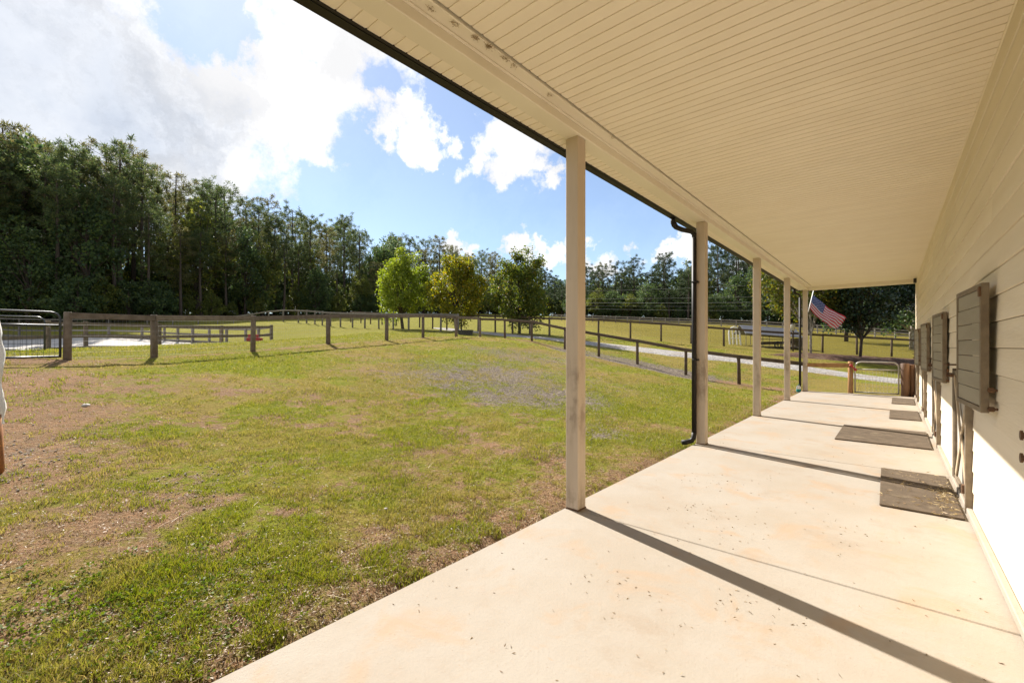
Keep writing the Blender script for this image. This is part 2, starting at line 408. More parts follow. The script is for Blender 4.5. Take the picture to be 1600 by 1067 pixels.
# ------------------------------------------------------------------ materials
def mat_ground():
    m, nb = mat_new('meadow_ground')
    at = lambda n: nb.n('ShaderNodeAttribute', attribute_name=n).outputs['Fac']
    v = nb.tc
    nf = nb.noise(v, 24, 6, .65); nm = nb.noise(v, 5.5, 5, .6); nl = nb.noise(v, .5, 4, .6); ng = nb.noise(v, 75, 3, .6)
    nh = nb.noise(v, 11, 6, .7)
    green = nb.mix(nb.smooth(nm, .3, .7), (.165, .188, .024), (.235, .228, .033))
    dryc = nb.mix(nb.smooth(nf, .35, .65), (.30, .225, .072), (.215, .172, .042))
    df = nb.math('ADD', at('dry'), nb.math('MULTIPLY', nb.math('SUBTRACT', nh, .5), 1.6))
    col = nb.mix(nb.smooth(df, .15, .85), green, dryc)
    col = nb.mix(nb.smooth(nl, .42, .62, 0, .35), col, (.185, .145, .045))
    col = nb.mix(nb.smooth(nb.noise(v, 46, 5, .7), .56, .68, 0, .6), col, (.125, .092, .040))
    col = nb.mix(nb.smooth(nb.noise(v, 15, 6, .72), .54, .66, 0, .45), col, (.135, .112, .035))
    col = nb.mix(nb.smooth(nb.noise(nb.vm('ADD', v, (7, 3, 1)), 19, 6, .72), .56, .66, 0, .6), col, (.36, .32, .085))
    dirtc = nb.mix(nb.smooth(nm, .35, .65), (.30, .175, .098), (.225, .14, .082))
    dirtc = nb.mix(nb.smooth(ng, .5, .64), dirtc, (.37, .275, .17))
    dd = nb.math('ADD', at('dirt'), nb.math('MULTIPLY', nb.math('SUBTRACT', nh, .5), 1.7))
    col = nb.mix(nb.smooth(dd, .22, .66), col, dirtc)
    vo = nb.n('ShaderNodeTexVoronoi'); nb.link(v, vo.inputs['Vector']); vo.inputs['Scale'].default_value = 38
    gc = nb.mix(nb.smooth(vo.outputs['Color'], .2, .8), (.13, .102, .078), (.30, .25, .20))
    gg = nb.math('ADD', at('grav'), nb.math('MULTIPLY', nb.math('SUBTRACT', nh, .5), 1.6))
    col = nb.mix(nb.smooth(gg, .20, .58), col, gc)
    strk = nb.n('ShaderNodeMapping'); nb.link(v, strk.inputs[0]); strk.inputs['Scale'].default_value = (.25, 1.1, 1); strk.inputs['Rotation'].default_value = (0, 0, .9)
    sn = nb.noise(strk.outputs[0], 1.3, 5, .65)
    col = nb.mix(nb.math('MULTIPLY', at('hill'), .75), col, nb.mix(nb.smooth(nm, .35, .65), (.225, .205, .042), (.185, .175, .036)))
    col = nb.mix(nb.math('MULTIPLY', at('far'), .85), col, nb.mix(nb.smooth(sn, .35, .65), (.165, .136, .028), (.132, .114, .022)))
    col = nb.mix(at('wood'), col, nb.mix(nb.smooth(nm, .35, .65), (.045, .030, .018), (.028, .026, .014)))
    nb.link(col, nb.p.inputs['Base Color']); nb.p.inputs['Roughness'].default_value = 1; nb.p.inputs['Specular IOR Level'].default_value = .02
    h = nb.math('ADD', nb.math('MULTIPLY', nf, 1.0), nb.math('MULTIPLY', ng, .5))
    bump(nb, nb.math('ADD', h, nb.math('MULTIPLY', nh, 1.5)), 1.0, .05)
    return m
def mat_gravel(name, c1, c2, sc_=30, bs=.8):
    m, nb = mat_new(name); v = nb.tc
    vo = nb.n('ShaderNodeTexVoronoi'); nb.link(v, vo.inputs['Vector']); vo.inputs['Scale'].default_value = sc_
    col = nb.mix(nb.smooth(vo.outputs['Color'], .1, .9), c1, c2)
    col = nb.mix(nb.smooth(nb.noise(v, .9, 5, .6), .5, .72, 0, .5), col, (.26, .20, .13))
    nb.link(col, nb.p.inputs['Base Color']); nb.p.inputs['Roughness'].default_value = .95; nb.p.inputs['Specular IOR Level'].default_value = .2
    bump(nb, vo.outputs['Distance'], bs, .03)
    return m
def mat_slab():
    m, nb = mat_new('porch_concrete'); v = nb.tc
    oi = nb.n('ShaderNodeObjectInfo'); v = nb.vm('ADD', v, oi.outputs['Location'])
    n1 = nb.noise(v, .9, 6, .62); n2 = nb.noise(v, 7, 6, .65); n3 = nb.noise(v, 55, 4, .7); n4 = nb.noise(v, 2.3, 5, .6, dist=.6)
    col = nb.mix(nb.smooth(n1, .35, .65), (.328, .292, .243), (.308, .264, .208))
    col = nb.mix(nb.smooth(n4, .50, .70, 0, .75), col, (.345, .25, .165))
    col = nb.mix(nb.smooth(n2, .56, .75, 0, .6), col, (.32, .262, .208))
    n5 = nb.noise(v, 1.6, 7, .72)
    col = nb.mix(nb.smooth(n5, .52, .68, 0, .5), col, (.28, .22, .16))
    col = nb.mix(nb.smooth(n3, .62, .72, 0, .6), col, (.24, .165, .10))
    mp = nb.n('ShaderNodeMapping'); nb.link(v, mp.inputs[0]); mp.inputs['Scale'].default_value = (3, 14, 1); mp.inputs['Rotation'].default_value = (0, 0, .5)
    col = nb.mix(nb.smooth(nb.noise(mp.outputs[0], 3, 4, .7), .66, .74, 0, .45), col, (.34, .23, .13))
    nb.link(col, nb.p.inputs['Base Color']); nb.p.inputs['Roughness'].default_value = .85; nb.p.inputs['Specular IOR Level'].default_value = .25
    bump(nb, nb.math('ADD', n3, nb.math('MULTIPLY', n2, 1.5)), .25, .01)
    return m
M = {}
M['ground'] = mat_ground()
M['road'] = mat_gravel('drive_gravel', (.20, .185, .17), (.40, .375, .345), 16)
M['sand'] = simple('arena_sand', (.50, .465, .42), (.36, .33, .29), 1.6, .95, bmp=.8, bscale=2.2, spec=.15)
M['mulch'] = mat_gravel('mulch', (.06, .032, .020), (.135, .075, .046), 22, 1.0)
M['slab'] = mat_slab()
M['ceil'] = simple('almond_vinyl', (.88, .79, .66), (.85, .755, .62), 2.0, .55, perobj=.02, stain=(.74, .64, .51), stain_lo=.66, bmp=.05, bscale=220)
M['trim'] = simple('beam_wrap', (.80, .73, .60), (.76, .685, .555), 1.5, .5, stain=(.68, .58, .44), stain_lo=.66)
M['paint'] = simple('barn_white_paint', (.80, .71, .565), (.73, .635, .485), 3.0, .6, bmp=.25, bscale=40, stretch=(1, .12, 1.5), stain=(.60, .49, .35), stain_lo=.64, perobj=.04)
M['post'] = simple('post_paint', (.53, .435, .335), (.47, .375, .28), 4, .6, bmp=.3, bscale=30, stretch=(1, 1, .1), stain=(.36, .26, .18), stain_lo=.62)
def mat_post():
    m, nb = mat_new('post_paint'); oi = nb.n('ShaderNodeObjectInfo'); v = nb.vm('ADD', nb.tc, oi.outputs['Location'])
    mp = nb.n('ShaderNodeMapping'); nb.link(v, mp.inputs[0]); mp.inputs['Scale'].default_value = (1, 1, .12)
    g1 = nb.noise(mp.outputs[0], 14, 6, .65); g2 = nb.noise(v, 3.5, 6, .7); g3 = nb.noise(v, 30, 4, .7)
    col = nb.mix(nb.smooth(g1, .35, .65), (.55, .45, .345), (.52, .42, .315))
    sx = nb.n('ShaderNodeSeparateXYZ'); nb.link(nb.tc, sx.inputs[0]); z = sx.outputs[2]
    band = nb.math('MULTIPLY', nb.smooth(z, .45, .9), nb.smooth(z, 1.15, 1.55, 1, 0))
    low = nb.smooth(z, .0, .45, 1, 0)
    sc_ = nb.math('MULTIPLY', nb.math('MAXIMUM', band, nb.math('MULTIPLY', low, .9)), nb.smooth(nb.math('ADD', nb.math('MULTIPLY', g2, .6), nb.math('MULTIPLY', g1, .4)), .45, .62))
    col = nb.mix(nb.math('MULTIPLY', sc_, .55), col, (.15, .095, .058))
    col = nb.mix(nb.smooth(g3, .68, .75, 0, .6), col, (.25, .18, .12))
    nb.link(col, nb.p.inputs['Base Color']); nb.p.inputs['Roughness'].default_value = .6
    bump(nb, g1, .1, .01)
    return m
M['post'] = mat_post()
M['gutter'] = simple('dark_bronze_metal', (.014, .011, .009), (.018, .015, .012), 5, .55, metal=.0, spec=.3)
M['core'] = simple('barn_core', (.12, .095, .065), (.09, .07, .05), 1, .8)
M['roofing'] = simple('roof_metal', (.05, .05, .05), (.06, .06, .06), 3, .5)
M['shutter'] = simple('grey_painted_board', (.31, .275, .205), (.255, .225, .165), 5, .65, bmp=.3, bscale=40, stretch=(1, .15, 1), stain=(.33, .27, .19), stain_lo=.62, perobj=.06)
M['channel'] = simple('dull_steel_channel', (.235, .185, .125), (.16, .12, .08), 9, .6, metal=.2, stain=(.20, .11, .05), stain_lo=.62)
M['brace'] = simple('bare_wood_brace', (.50, .39, .26), (.40, .30, .19), 6, .7, bmp=.2, bscale=50)
M['dooor'] = simple('stall_door_board', (.46, .42, .36), (.38, .34, .28), 4, .7, stretch=(1, 1, .15), stain=(.3, .22, .14), stain_lo=.6)
M['rust'] = simple('rusty_iron', (.10, .055, .03), (.17, .09, .045), 20, .75, metal=.3)
M['mat'] = simple('rubber_mat', (.125, .094, .064), (.09, .067, .045), 8, .9, bmp=.5, bscale=120, stain=(.21, .165, .105), stain_lo=.56, spec=.2)
M['wood'] = simple('weathered_fence_wood', (.20, .155, .115), (.13, .098, .07), 7, .85, bmp=.5, bscale=35, stain=(.26, .20, .14), stain_lo=.6, perobj=.15, spec=.2)
M['woodg'] = simple('grey_fence_wood', (.215, .19, .165), (.15, .13, .11), 7, .85, bmp=.4, bscale=30, stain=(.12, .09, .07), stain_lo=.6, perobj=.15, spec=.2)
M['woodn'] = simple('new_treated_wood', (.36, .20, .085), (.27, .145, .06), 8, .75, bmp=.3, bscale=40, stain=(.20, .10, .04), stain_lo=.62, spec=.25)
M['log'] = simple('stained_log', (.15, .072, .03), (.075, .036, .016), 6, .7, stretch=(1, 1, .12), bmp=.5, bscale=25)
M['wood_d'] = simple('dark_fence_wood', (.125, .09, .062), (.085, .06, .042), 7, .85, bmp=.4, bscale=30, perobj=.15, spec=.2)
M['fwhite'] = simple('pale_board_fence', (.29, .25, .215), (.22, .19, .165), 3, .8, perobj=.12)
M['wire'] = simple('galvanised_wire', (.30, .29, .275), (.24, .23, .22), 10, .6, metal=.2)
M['gate_d'] = simple('dark_gate_tube', (.045, .05, .058), (.06, .065, .072), 8, .4, metal=.4)
M['gate_g'] = simple('galvanised_gate', (.47, .44, .38), (.38, .35, .30), 12, .45, metal=.4, stain=(.30, .22, .13), stain_lo=.62)
M['white'] = simple('white_plastic', (.78, .76, .72), (.72, .70, .66), 6, .5)
M['tarp'] = simple('white_sheeting', (.85, .82, .77), (.80, .76, .70), 9, .6, bmp=.4, bscale=14)
M['orange'] = simple('rusty_orange_steel', (.40, .165, .03), (.26, .09, .02), 9, .7, stain=(.12, .05, .02), stain_lo=.55)
M['red'] = simple('red_plastic', (.36, .02, .022), (.30, .018, .02), 5, .5)
M['flag_red'] = simple('flag_red', (.50, .008, .018), (.44, .008, .016), 5, .8)
M['flag_white'] = simple('flag_white', (.48, .45, .43), (.42, .40, .38), 5, .8)
M['flag_blue'] = simple('flag_blue', (.014, .03, .15), (.012, .026, .13), 5, .8)
M['teal'] = simple('teal_label', (.02, .27, .22), (.018, .24, .20), 5, .5)
M['black'] = simple('black_rubber', (.018, .018, .018), (.025, .025, .025), 5, .6)
M['tin'] = simple('grey_coop_roof', (.20, .20, .215), (.16, .16, .175), 4, .5)
M['straw'] = leafmat('straw', [(0, (.36, .26, .12)), (.5, (.50, .39, .20)), (1, (.26, .16, .075))], .1)
M['stone'] = simple('pale_stone', (.42, .38, .32), (.34, .30, .25), 15, .85)
M['bark'] = simple('pine_bark', (.105, .082, .068), (.055, .042, .034), 8, .95, bmp=.8, bscale=12, stretch=(1, 1, .3), spec=.15)
M['bark_l'] = simple('pale_bark', (.48, .43, .37), (.14, .115, .09), 7, .9, bmp=.6, bscale=12, spec=.2)
M['cable'] = simple('cable', (.30, .30, .30), (.26, .26, .26), 3, .4, metal=.5)
M['pine1'] = leafmat('pine_needles', [(0, (.042, .070, .030)), (.6, (.085, .115, .042)), (1, (.15, .155, .052))], .5)
M['pine2'] = leafmat('pine_needles_olive', [(0, (.070, .080, .032)), (.6, (.125, .125, .046)), (1, (.20, .165, .065))], .5)
M['pine3'] = leafmat('pine_needles_dark', [(0, (.020, .038, .018)), (.6, (.042, .064, .026)), (1, (.085, .10, .036))], .4)  # darker duplicate of the pine needles, for the right-hand wood
M['leafd'] = leafmat('dark_leaves', [(0, (.040, .072, .034)), (.6, (.072, .112, .040)), (1, (.14, .175, .046))], .5)
M['leafm'] = leafmat('olive_leaves', [(0, (.070, .098, .026)), (.6, (.13, .155, .036)), (1, (.23, .22, .045))], .5)
M['leaf1'] = leafmat('bright_leaves', [(0, (.12, .17, .022)), (.6, (.20, .25, .032)), (1, (.31, .33, .05))], .5)
M['leaf2'] = leafmat('yellowing_leaves', [(0, (.10, .125, .018)), (.6, (.20, .205, .026)), (.9, (.32, .26, .028)), (1, (.30, .17, .022))], .55)
M['leaf3'] = leafmat('deep_green_leaves', [(0, (.05, .08, .018)), (.6, (.105, .135, .022)), (.93, (.20, .20, .03)), (1, (.19, .12, .022))], .5)
M['leafb'] = leafmat('birch_leaves', [(0, (.05, .072, .014)), (.6, (.10, .115, .02)), (.9, (.19, .165, .024)), (1, (.20, .11, .018))], .45)
M['holly'] = leafmat('glossy_holly', [(0, (.013, .028, .016)), (1, (.030, .052, .024))], .1, rough=.22)
M['grass'] = leafmat('grass_blades', [(0, (.105, .145, .014)), (.5, (.175, .20, .022)), (1, (.27, .255, .036))], .42, 1.4, attr='dry', stops2=[(0, (.18, .16, .035)), (.6, (.29, .235, .075)), (1, (.40, .30, .12))])
M['weed'] = leafmat('weed_leaves', [(0, (.075, .12, .014)), (1, (.15, .20, .026))], .4)
M['litter'] = leafmat('leaf_litter', [(0, (.14, .085, .045)), (.5, (.25, .175, .095)), (1, (.31, .24, .14))], .15)
M['smudge'] = leafmat('mud_smudge', [(0, (.28, .19, .10)), (1, (.50, .38, .23))], .1)
M['peb'] = simple('pebbles', (.38, .325, .265), (.24, .20, .16), 9, .9, spec=.2)

# ------------------------------------------------------------------ setting: ground, drive, arena, mulch
def axis(lo, hi, dlo, dhi, step, grow=1.12):
    a = list(np.arange(dlo, dhi + 1e-6, step)); s = step
    while a[-1] < hi: s *= grow; a.append(a[-1] + s)
    s = step
    while a[0] > lo: s *= grow; a.insert(0, a[0] - s)
    return np.array(a)
gx = axis(-520, 520, -17, -2.2, .11); gy = axis(-400, 560, -2, 19, .11)
XX, YY = np.meshgrid(gx, gy, indexing='ij')
ZZ = ground_np(XX, YY)
fine = np.exp(-np.maximum(0, np.hypot(XX, YY) - 20) / 20)
ZZ = ZZ + ((fbm(XX * 2.2, YY * 2.2, 40, 4) - .5) * .05 + (fbm(XX * .6, YY * .6, 44, 3) - .5) * .06) * fine * sstep(-XX, 2.4, 3.2)
ni, nj = XX.shape
ii = np.arange(ni * nj).reshape(ni, nj)
gf = np.stack([ii[:-1, :-1], ii[1:, :-1], ii[1:, 1:], ii[:-1, 1:]], -1).reshape(-1, 4)
dm, gm, ym, lm, wm, fm_, hm_ = masks(XX.ravel(), YY.ravel())
ground = place('ground', npmesh('ground', np.stack([XX.ravel(), YY.ravel(), ZZ.ravel()], 1), gf, M['ground'], {'dirt': dm, 'grav': gm, 'dry': ym, 'wood': wm, 'far': fm_, 'hill': hm_}, True))
tag(ground, kind='structure')
def ribbon(name, pts, width, mat, lift=.03, step=.5, nw=10):
    P = []
    for p, q in zip(pts[:-1], pts[1:]):
        L = (q - p).length; n = max(1, int(L / step))
        P += [p.lerp(q, k / n) for k in range(n)]
    P.append(pts[-1]); V = []
    for i, p in enumerate(P):
        t = P[min(i + 3, len(P) - 1)] - P[max(i - 3, 0)]; t.z = 0; t.normalize(); nrm = Vector((t.y, -t.x, 0))
        for k in range(nw + 1):
            s = k / nw * 2 - 1; w = width / 2 * (1 + .12 * (fbm(np.array([i * step * .8]), np.array([s * 3 + 9.0]), 3)[0] - .5) * 2)
            q = p + nrm * (s * w); V.append((q.x, q.y, -.04 if abs(s) > .99 else lift * (1 - abs(s) ** 6)))
    V = np.array(V); V[:, 2] += ground_np(V[:, 0], V[:, 1]) + .015
    m = len(P); idx = np.arange(m * (nw + 1)).reshape(m, nw + 1)
    F = np.stack([idx[:-1, :-1], idx[:-1, 1:], idx[1:, 1:], idx[1:, :-1]], -1).reshape(-1, 4)
    return tag(place(name, npmesh(name, V, F, mat, None, True)), kind='structure')
ribbon('gravel_drive', ROAD, 2.0, M['road'])
def drape(name, poly, mat, lift, step, kind='structure', rough_=0.0, dome=0.0):
    xs = [p[0] for p in poly]; ys = [p[1] for p in poly]
    ax = np.arange(min(xs) - step, max(xs) + step, step); ay = np.arange(min(ys) - step, max(ys) + step, step)
    X, Y = np.meshgrid(ax, ay, indexing='ij'); ins = inpoly(X, Y, poly)
    ed = dseg(X, Y, list(poly) + [poly[0]])
    sd = np.where(ins, ed, -ed)
    Z = ground_np(X, Y) + np.clip(sd / step, -1, 1) * lift + sstep(sd, 0, 1.0) * dome + (fbm(X * 4, Y * 4, 8) - .5) * rough_
    idx = np.arange(X.size).reshape(X.shape); keep = sd > -step * 1.0
    k4 = keep[:-1, :-1] & keep[1:, :-1] & keep[1:, 1:] & keep[:-1, 1:]
    F = np.stack([idx[:-1, :-1], idx[1:, :-1], idx[1:, 1:], idx[:-1, 1:]], -1)[k4]
    used = np.unique(F); rm = -np.ones(X.size, int); rm[used] = np.arange(len(used))
    V = np.stack([X.ravel(), Y.ravel(), Z.ravel()], 1)[used]
    return tag(place(name, npmesh(name, V, rm[F], mat, None, True)), kind=kind)
drape('arena_sand', arena_poly, M['sand'], .05, .35, rough_=.06)
mul = [W(1200, 556, 25.5), W(1290, 560, 25), W(1370, 569, 24.3), W(1440, 580, 24), W(1500, 575, 26), W(1430, 562, 27.4), W(1340, 554.5, 27.6), W(1240, 549, 27.8)]
drape('mulch_bed', [tuple(p)[:2] for p in mul], M['mulch'], .03, .16, rough_=.09, dome=.12)

# ------------------------------------------------------------------ porch floor
D0, D1 = -3.85, 17.98          # porch runs from behind the camera to here
EW = .57                        # wall plane
fl = thing('porch_floor', None, None, (0, 0, 0), kind='structure')
js = [D0, -.19, 3.47, 7.13, 10.79, 14.45, D1]
for y0, y1 in zip(js[:-1], js[1:]):
    m_ = MB().bb(-2.315, EW + .05, y0 + .005, y1 - .005, -.16, 0, .008)
    m_.build('slab_panel', M['slab'], fl, ((-2.3 + EW) / 2, (y0 + y1) / 2, 0))
MB().bb(-2.30, EW + .04, D0 + .01, D1 - .01, -.2, -.012).build('joint_filler', simple('joint_filler', (.16, .12, .085), (.12, .09, .06), 9, .9), fl)

# ------------------------------------------------------------------ porch roof
CZ, BZ = EYE + 2.03, EYE + 1.927
roof = thing('porch_roof', 'almond panelled porch ceiling and beam along the open side of the barn', 'porch roof', (-1, 7, CZ))
PW = .0985
n = int((D1 - D0) / PW)
def panel_mesh(name, x0, x1, z, w, mat, lip=.006):
    # one vinyl panel: flat face with a stepped groove along one edge
    v = [(x0, 0, z), (x0, w - .016, z), (x0, w - .011, z + lip), (x0, w, z + lip), (x0, w, z), (x0, w, z + .016), (x0, 0, z + .016)]
    v = [(0, 0, 0), (0, w - .013, 0), (0, w - .007, lip), (0, w - .001, lip), (0, w - .001, lip + .006), (0, 0, lip + .006)]
    vs = [(x0, a[1], z + a[2]) for a in v] + [(x1, a[1], z + a[2]) for a in v]
    k = len(v); fs = [(i, (i + 1) % k, (i + 1) % k + k, i + k) for i in range(k)] + [tuple(range(k))[::-1], tuple(range(k, 2 * k))]
    me = bpy.data.meshes.new(name); me.from_pydata(vs, [], fs); me.materials.append(mat)
    import bmesh
    bm_ = bmesh.new(); bm_.from_mesh(me); bmesh.ops.recalc_face_normals(bm_, faces=bm_.faces); bm_.to_mesh(me); bm_.free()
    return me
pm = panel_mesh('ceiling_panel', -1.02, 1.575, 0, PW, M['ceil'])
for k in range(n): place('ceiling_panel', pm, roof, (-1, D0 + k * PW, CZ))
sm = panel_mesh('soffit_panel', -.075, .085, 0, PW, M['ceil'])
for k in range(n): place('soffit_panel', sm, roof, (-2.375, D0 + k * PW, BZ + .012))
MB().bb(-2.30, -2.145, D0, D1, BZ, BZ + .28, .006).build('beam', M['trim'], roof, (-2.2, 7, BZ))
MB().bb(-2.145, -2.035, D0, D1, CZ - .018, CZ + .02, .006).build('ceiling_trim', M['trim'], roof, (-2.1, 7, CZ))
MB().bb(-2.147, -2.125, D0, D1, CZ - .034, CZ - .014, .006).build('trim_bead', M['trim'], roof, (-2.1, 7, CZ))
MB().bb(EW - .022, EW, D0, D1, CZ - .02, CZ + .0, .004).build('wall_channel', M['ceil'], roof, (EW, 7, CZ))
MB().bb(-2.452, -2.432, D0 - .02, D1 + .05, BZ + .001, BZ + .19, .003).build('fascia', M['gutter'], roof, (-2.44, 7, BZ))
MB().bb(-2.145, EW, D1 - .13, D1 + .02, BZ - .01, CZ + .2, .006).build('end_beam', M['trim'], roof, (-1, D1, BZ))
MB().bb(-2.15, EW, D1 + .02, D1 + .035, BZ - .02, BZ + .12, .004).build('end_trim', M['paint'], roof, (-1, D1, BZ))
rd = MB()
rv = [(-2.50, BZ + .17), (1.2, BZ + 1.15), (1.2, BZ + 1.25), (-2.50, BZ + .22)]
rd.add([(x, D0 - .3, z) for x, z in rv] + [(x, D1 + .3, z) for x, z in rv], [(0, 1, 5, 4), (1, 2, 6, 5), (2, 3, 7, 6), (3, 0, 4, 7), (3, 2, 1, 0), (4, 5, 6, 7)])
rd.build('roof_deck', M['roofing'], roof, (-1, 7, BZ))
for yy in (D0 - .05, D1 + .04):
    g_ = MB(); pv = [(-2.43, BZ + .03), (EW, BZ + .03), (EW, BZ + .96), (-2.43, BZ + .165)]
    g_.add([(x, yy, z) for x, z in pv] + [(x, yy + .03, z) for x, z in pv], [(0, 1, 2, 3), (7, 6, 5, 4), (0, 4, 5, 1), (1, 5, 6, 2), (2, 6, 7, 3), (3, 7, 4, 0)])
    g_.build('gable_infill', M['paint'], roof, (-1, yy, CZ))
# gutter with its two downspouts
gut = thing('gutter', 'dark bronze gutter along the porch eave with two downspouts', 'gutter', (-2.5, 7, BZ))
g_ = MB(); pv = [(-2.432, BZ - .002), (-2.505, BZ - .002), (-2.545, BZ + .07), (-2.548, BZ + .125), (-2.535, BZ + .125), (-2.53, BZ + .072), (-2.50, BZ + .006), (-2.434, BZ + .006)]
pv = [(x - .021, z) for x, z in pv]
k = len(pv)
g_.add([(x, D0 - .05, z) for x, z in pv] + [(x, D1 + .08, z) for x, z in pv], [(i, i + k, (i + 1) % k + k, (i + 1) % k) for i in range(k)] + [tuple(range(k)), tuple(range(k, 2 * k))[::-1]])
g_.build('trough', M['gutter'], gut, (-2.5, 7, BZ))
def downspout(y, kick, x1):
    g = MB(); x0 = -2.485; yv = y
    pts = [(x0, yv - .42, BZ + .01), (x0, yv - .42, BZ - .06), (x0 + .004, yv - .40, BZ - .10), (x0 + .02, yv - .35, BZ - .125), (x0 + .06, yv - .2, BZ - .14), (x1 - .02, yv - .05, BZ - .155), (x1, yv, BZ - .19), (x1, yv, BZ - .26)]
    g.tube(pts, .036, 8)
    for q in range(9):
        p0 = Vector(pts[1]).lerp(Vector(pts[3]), q / 8); g.tube([p0 + Vector((0, -.002, .003)), p0 + Vector((0, .003, -.003))], .041, 8)
    g.tube([(x1, yv, BZ - .24), (x1, yv, .16 if kick else .02)], .037, 8)
    if kick: g.tube([(x1, yv, .18), (x1 - .006, yv - .006, .10), (x1 - .03, yv - .03, .055), (x1 - .09, yv - .07, .03), (x1 - .15, yv - .11, .022)], .039, 8)
    for z in (2.5, 1.3): g.box((x1 + .02, yv, z), (.09, .085, .025), None, .003)
    g.build('downspout', M['gutter'], gut, (x1, yv, 1.5), True)
downspout(7.005, True, -2.315); downspout(17.84, False, -2.375)

# ------------------------------------------------------------------ porch posts
post_y = [-.22, 3.505, 7.115, 10.80, 14.46, 17.88]
lab = {3.505: 'cream square porch post nearest the camera, scuffed dark at mid height', 7.115: 'cream square porch post with the long downspout beside it',
       10.80: 'cream square porch post standing right of the downspout post', 14.46: 'cream square porch post one before the flag end of the porch', 17.88: 'cream square corner post at the far end carrying the flag', -.22: 'cream square porch post behind the viewer'}
for y in post_y[1:]:
    t = thing('porch_post', lab[y], 'post', (-2.232, y, 0), 'square posts along the porch edge')
    MB().bb(-2.299, -2.165, y - .067, y + .067, .012, BZ, .006).build('shaft', M['post'], t, (-2.232, y, 0))
    MB().bb(-2.303, -2.161, y - .071, y + .071, 0, .014, .003).build('base_plate', M['rust'], t, (-2.232, y, 0))

# ------------------------------------------------------------------ barn wall
barn = thing('barn', 'cream board barn wall with open grey stall shutters under the porch', 'barn', (1, 7, 0))
DOORS = [5.74 + 3.37 * k for k in range(4)] + [5.74 - 3.37]
DW, DH = 1.2, 1.22
UPZ0, UPZ1 = 1.22, 2.16
BH = .1842
def spans(z0, z1):
    cut = []
    for d in DOORS[:4]:
        if z0 < 1.8: cut.append((d - .02, d + DW + .02))
    cut.sort(); out = []; a = D0
    for c0, c1 in cut: out.append((a, c0)); a = c1
    out.append((a, D1)); return [(p, q) for p, q in out if q - p > .05]
random.seed(5)
for r in range(20):
    z0 = .02 + r * BH; z1 = min(z0 + BH - random.uniform(.0015, .005), CZ + .03)
    if z1 - z0 < .03: continue
    for p, q in spans(z0, z1):
        a = p
        while a < q - .02:
            L = random.choice((3.66, 3.66, 2.44, 4.88)) if a > p or p == D0 else random.uniform(1.2, 3.6)
            e = min(q, a + L)
            if q - e < .3: e = q
            if e > 2.2:
                pr = random.uniform(-.002, .002); tilt = math.atan2(.009 + random.uniform(-.002, .002), BH)
                bm_ = MB(); rot = Matrix.Rotation(tilt, 3, 'Y')
                bm_.box((0, 0, 0), (.019, e - a - .003, z1 - z0), rot, .0025)
                place('siding_board', bm_.mesh('siding_board', M['paint']), barn, (EW - .0105 + pr, (a + e) / 2, (z0 + z1) / 2 + random.uniform(-.0008, .0008)))
            a = e
MB().bb(EW + .013, EW + .03, D0, 2.2, 0, CZ, .003).build('wall_panel', M['paint'], barn, (1, -2, 0))
# core, with openings at the stalls
co = MB(); a = D0
for d in sorted(DOORS[:4]):
    co.bb(EW + .004, EW + .14, a, d - .02, .0, CZ + .9, .002); co.bb(EW + .004, EW + .14, d - .02, d + DW + .02, 1.87, CZ + .9, .002); a = d + DW + .02
co.bb(EW + .004, EW + .14, a, D1, 0, CZ + .9, .002)
co.bb(4.2, 4.3, D0, D1, 0, CZ + .9); co.bb(EW + .14, 4.2, D1 - .1, D1 - .004, 0, CZ + .9); co.bb(EW + .14, 4.2, D0, D0 + .1, 0, CZ + .9); co.bb(EW, 4.3, D0, D1, CZ + .9, CZ + 1.0)
co.bb(EW + .14, 4.2, D0 + .1, D1 - .1, -.1, -.02)
co.build('wall_core', M['core'], barn, (1, 7, 0))
MB().bb(EW - .062, EW - .022, D0, D1 - .02, 0, .055, .006).build('base_curb', M['slab'], barn, (EW, 7, 0))
MB().bb(EW - .032, EW + .06, D1 - .012, D1 + .02, 0, CZ + .1, .004).build('corner_board', M['paint'], barn, (EW, D1, 0))
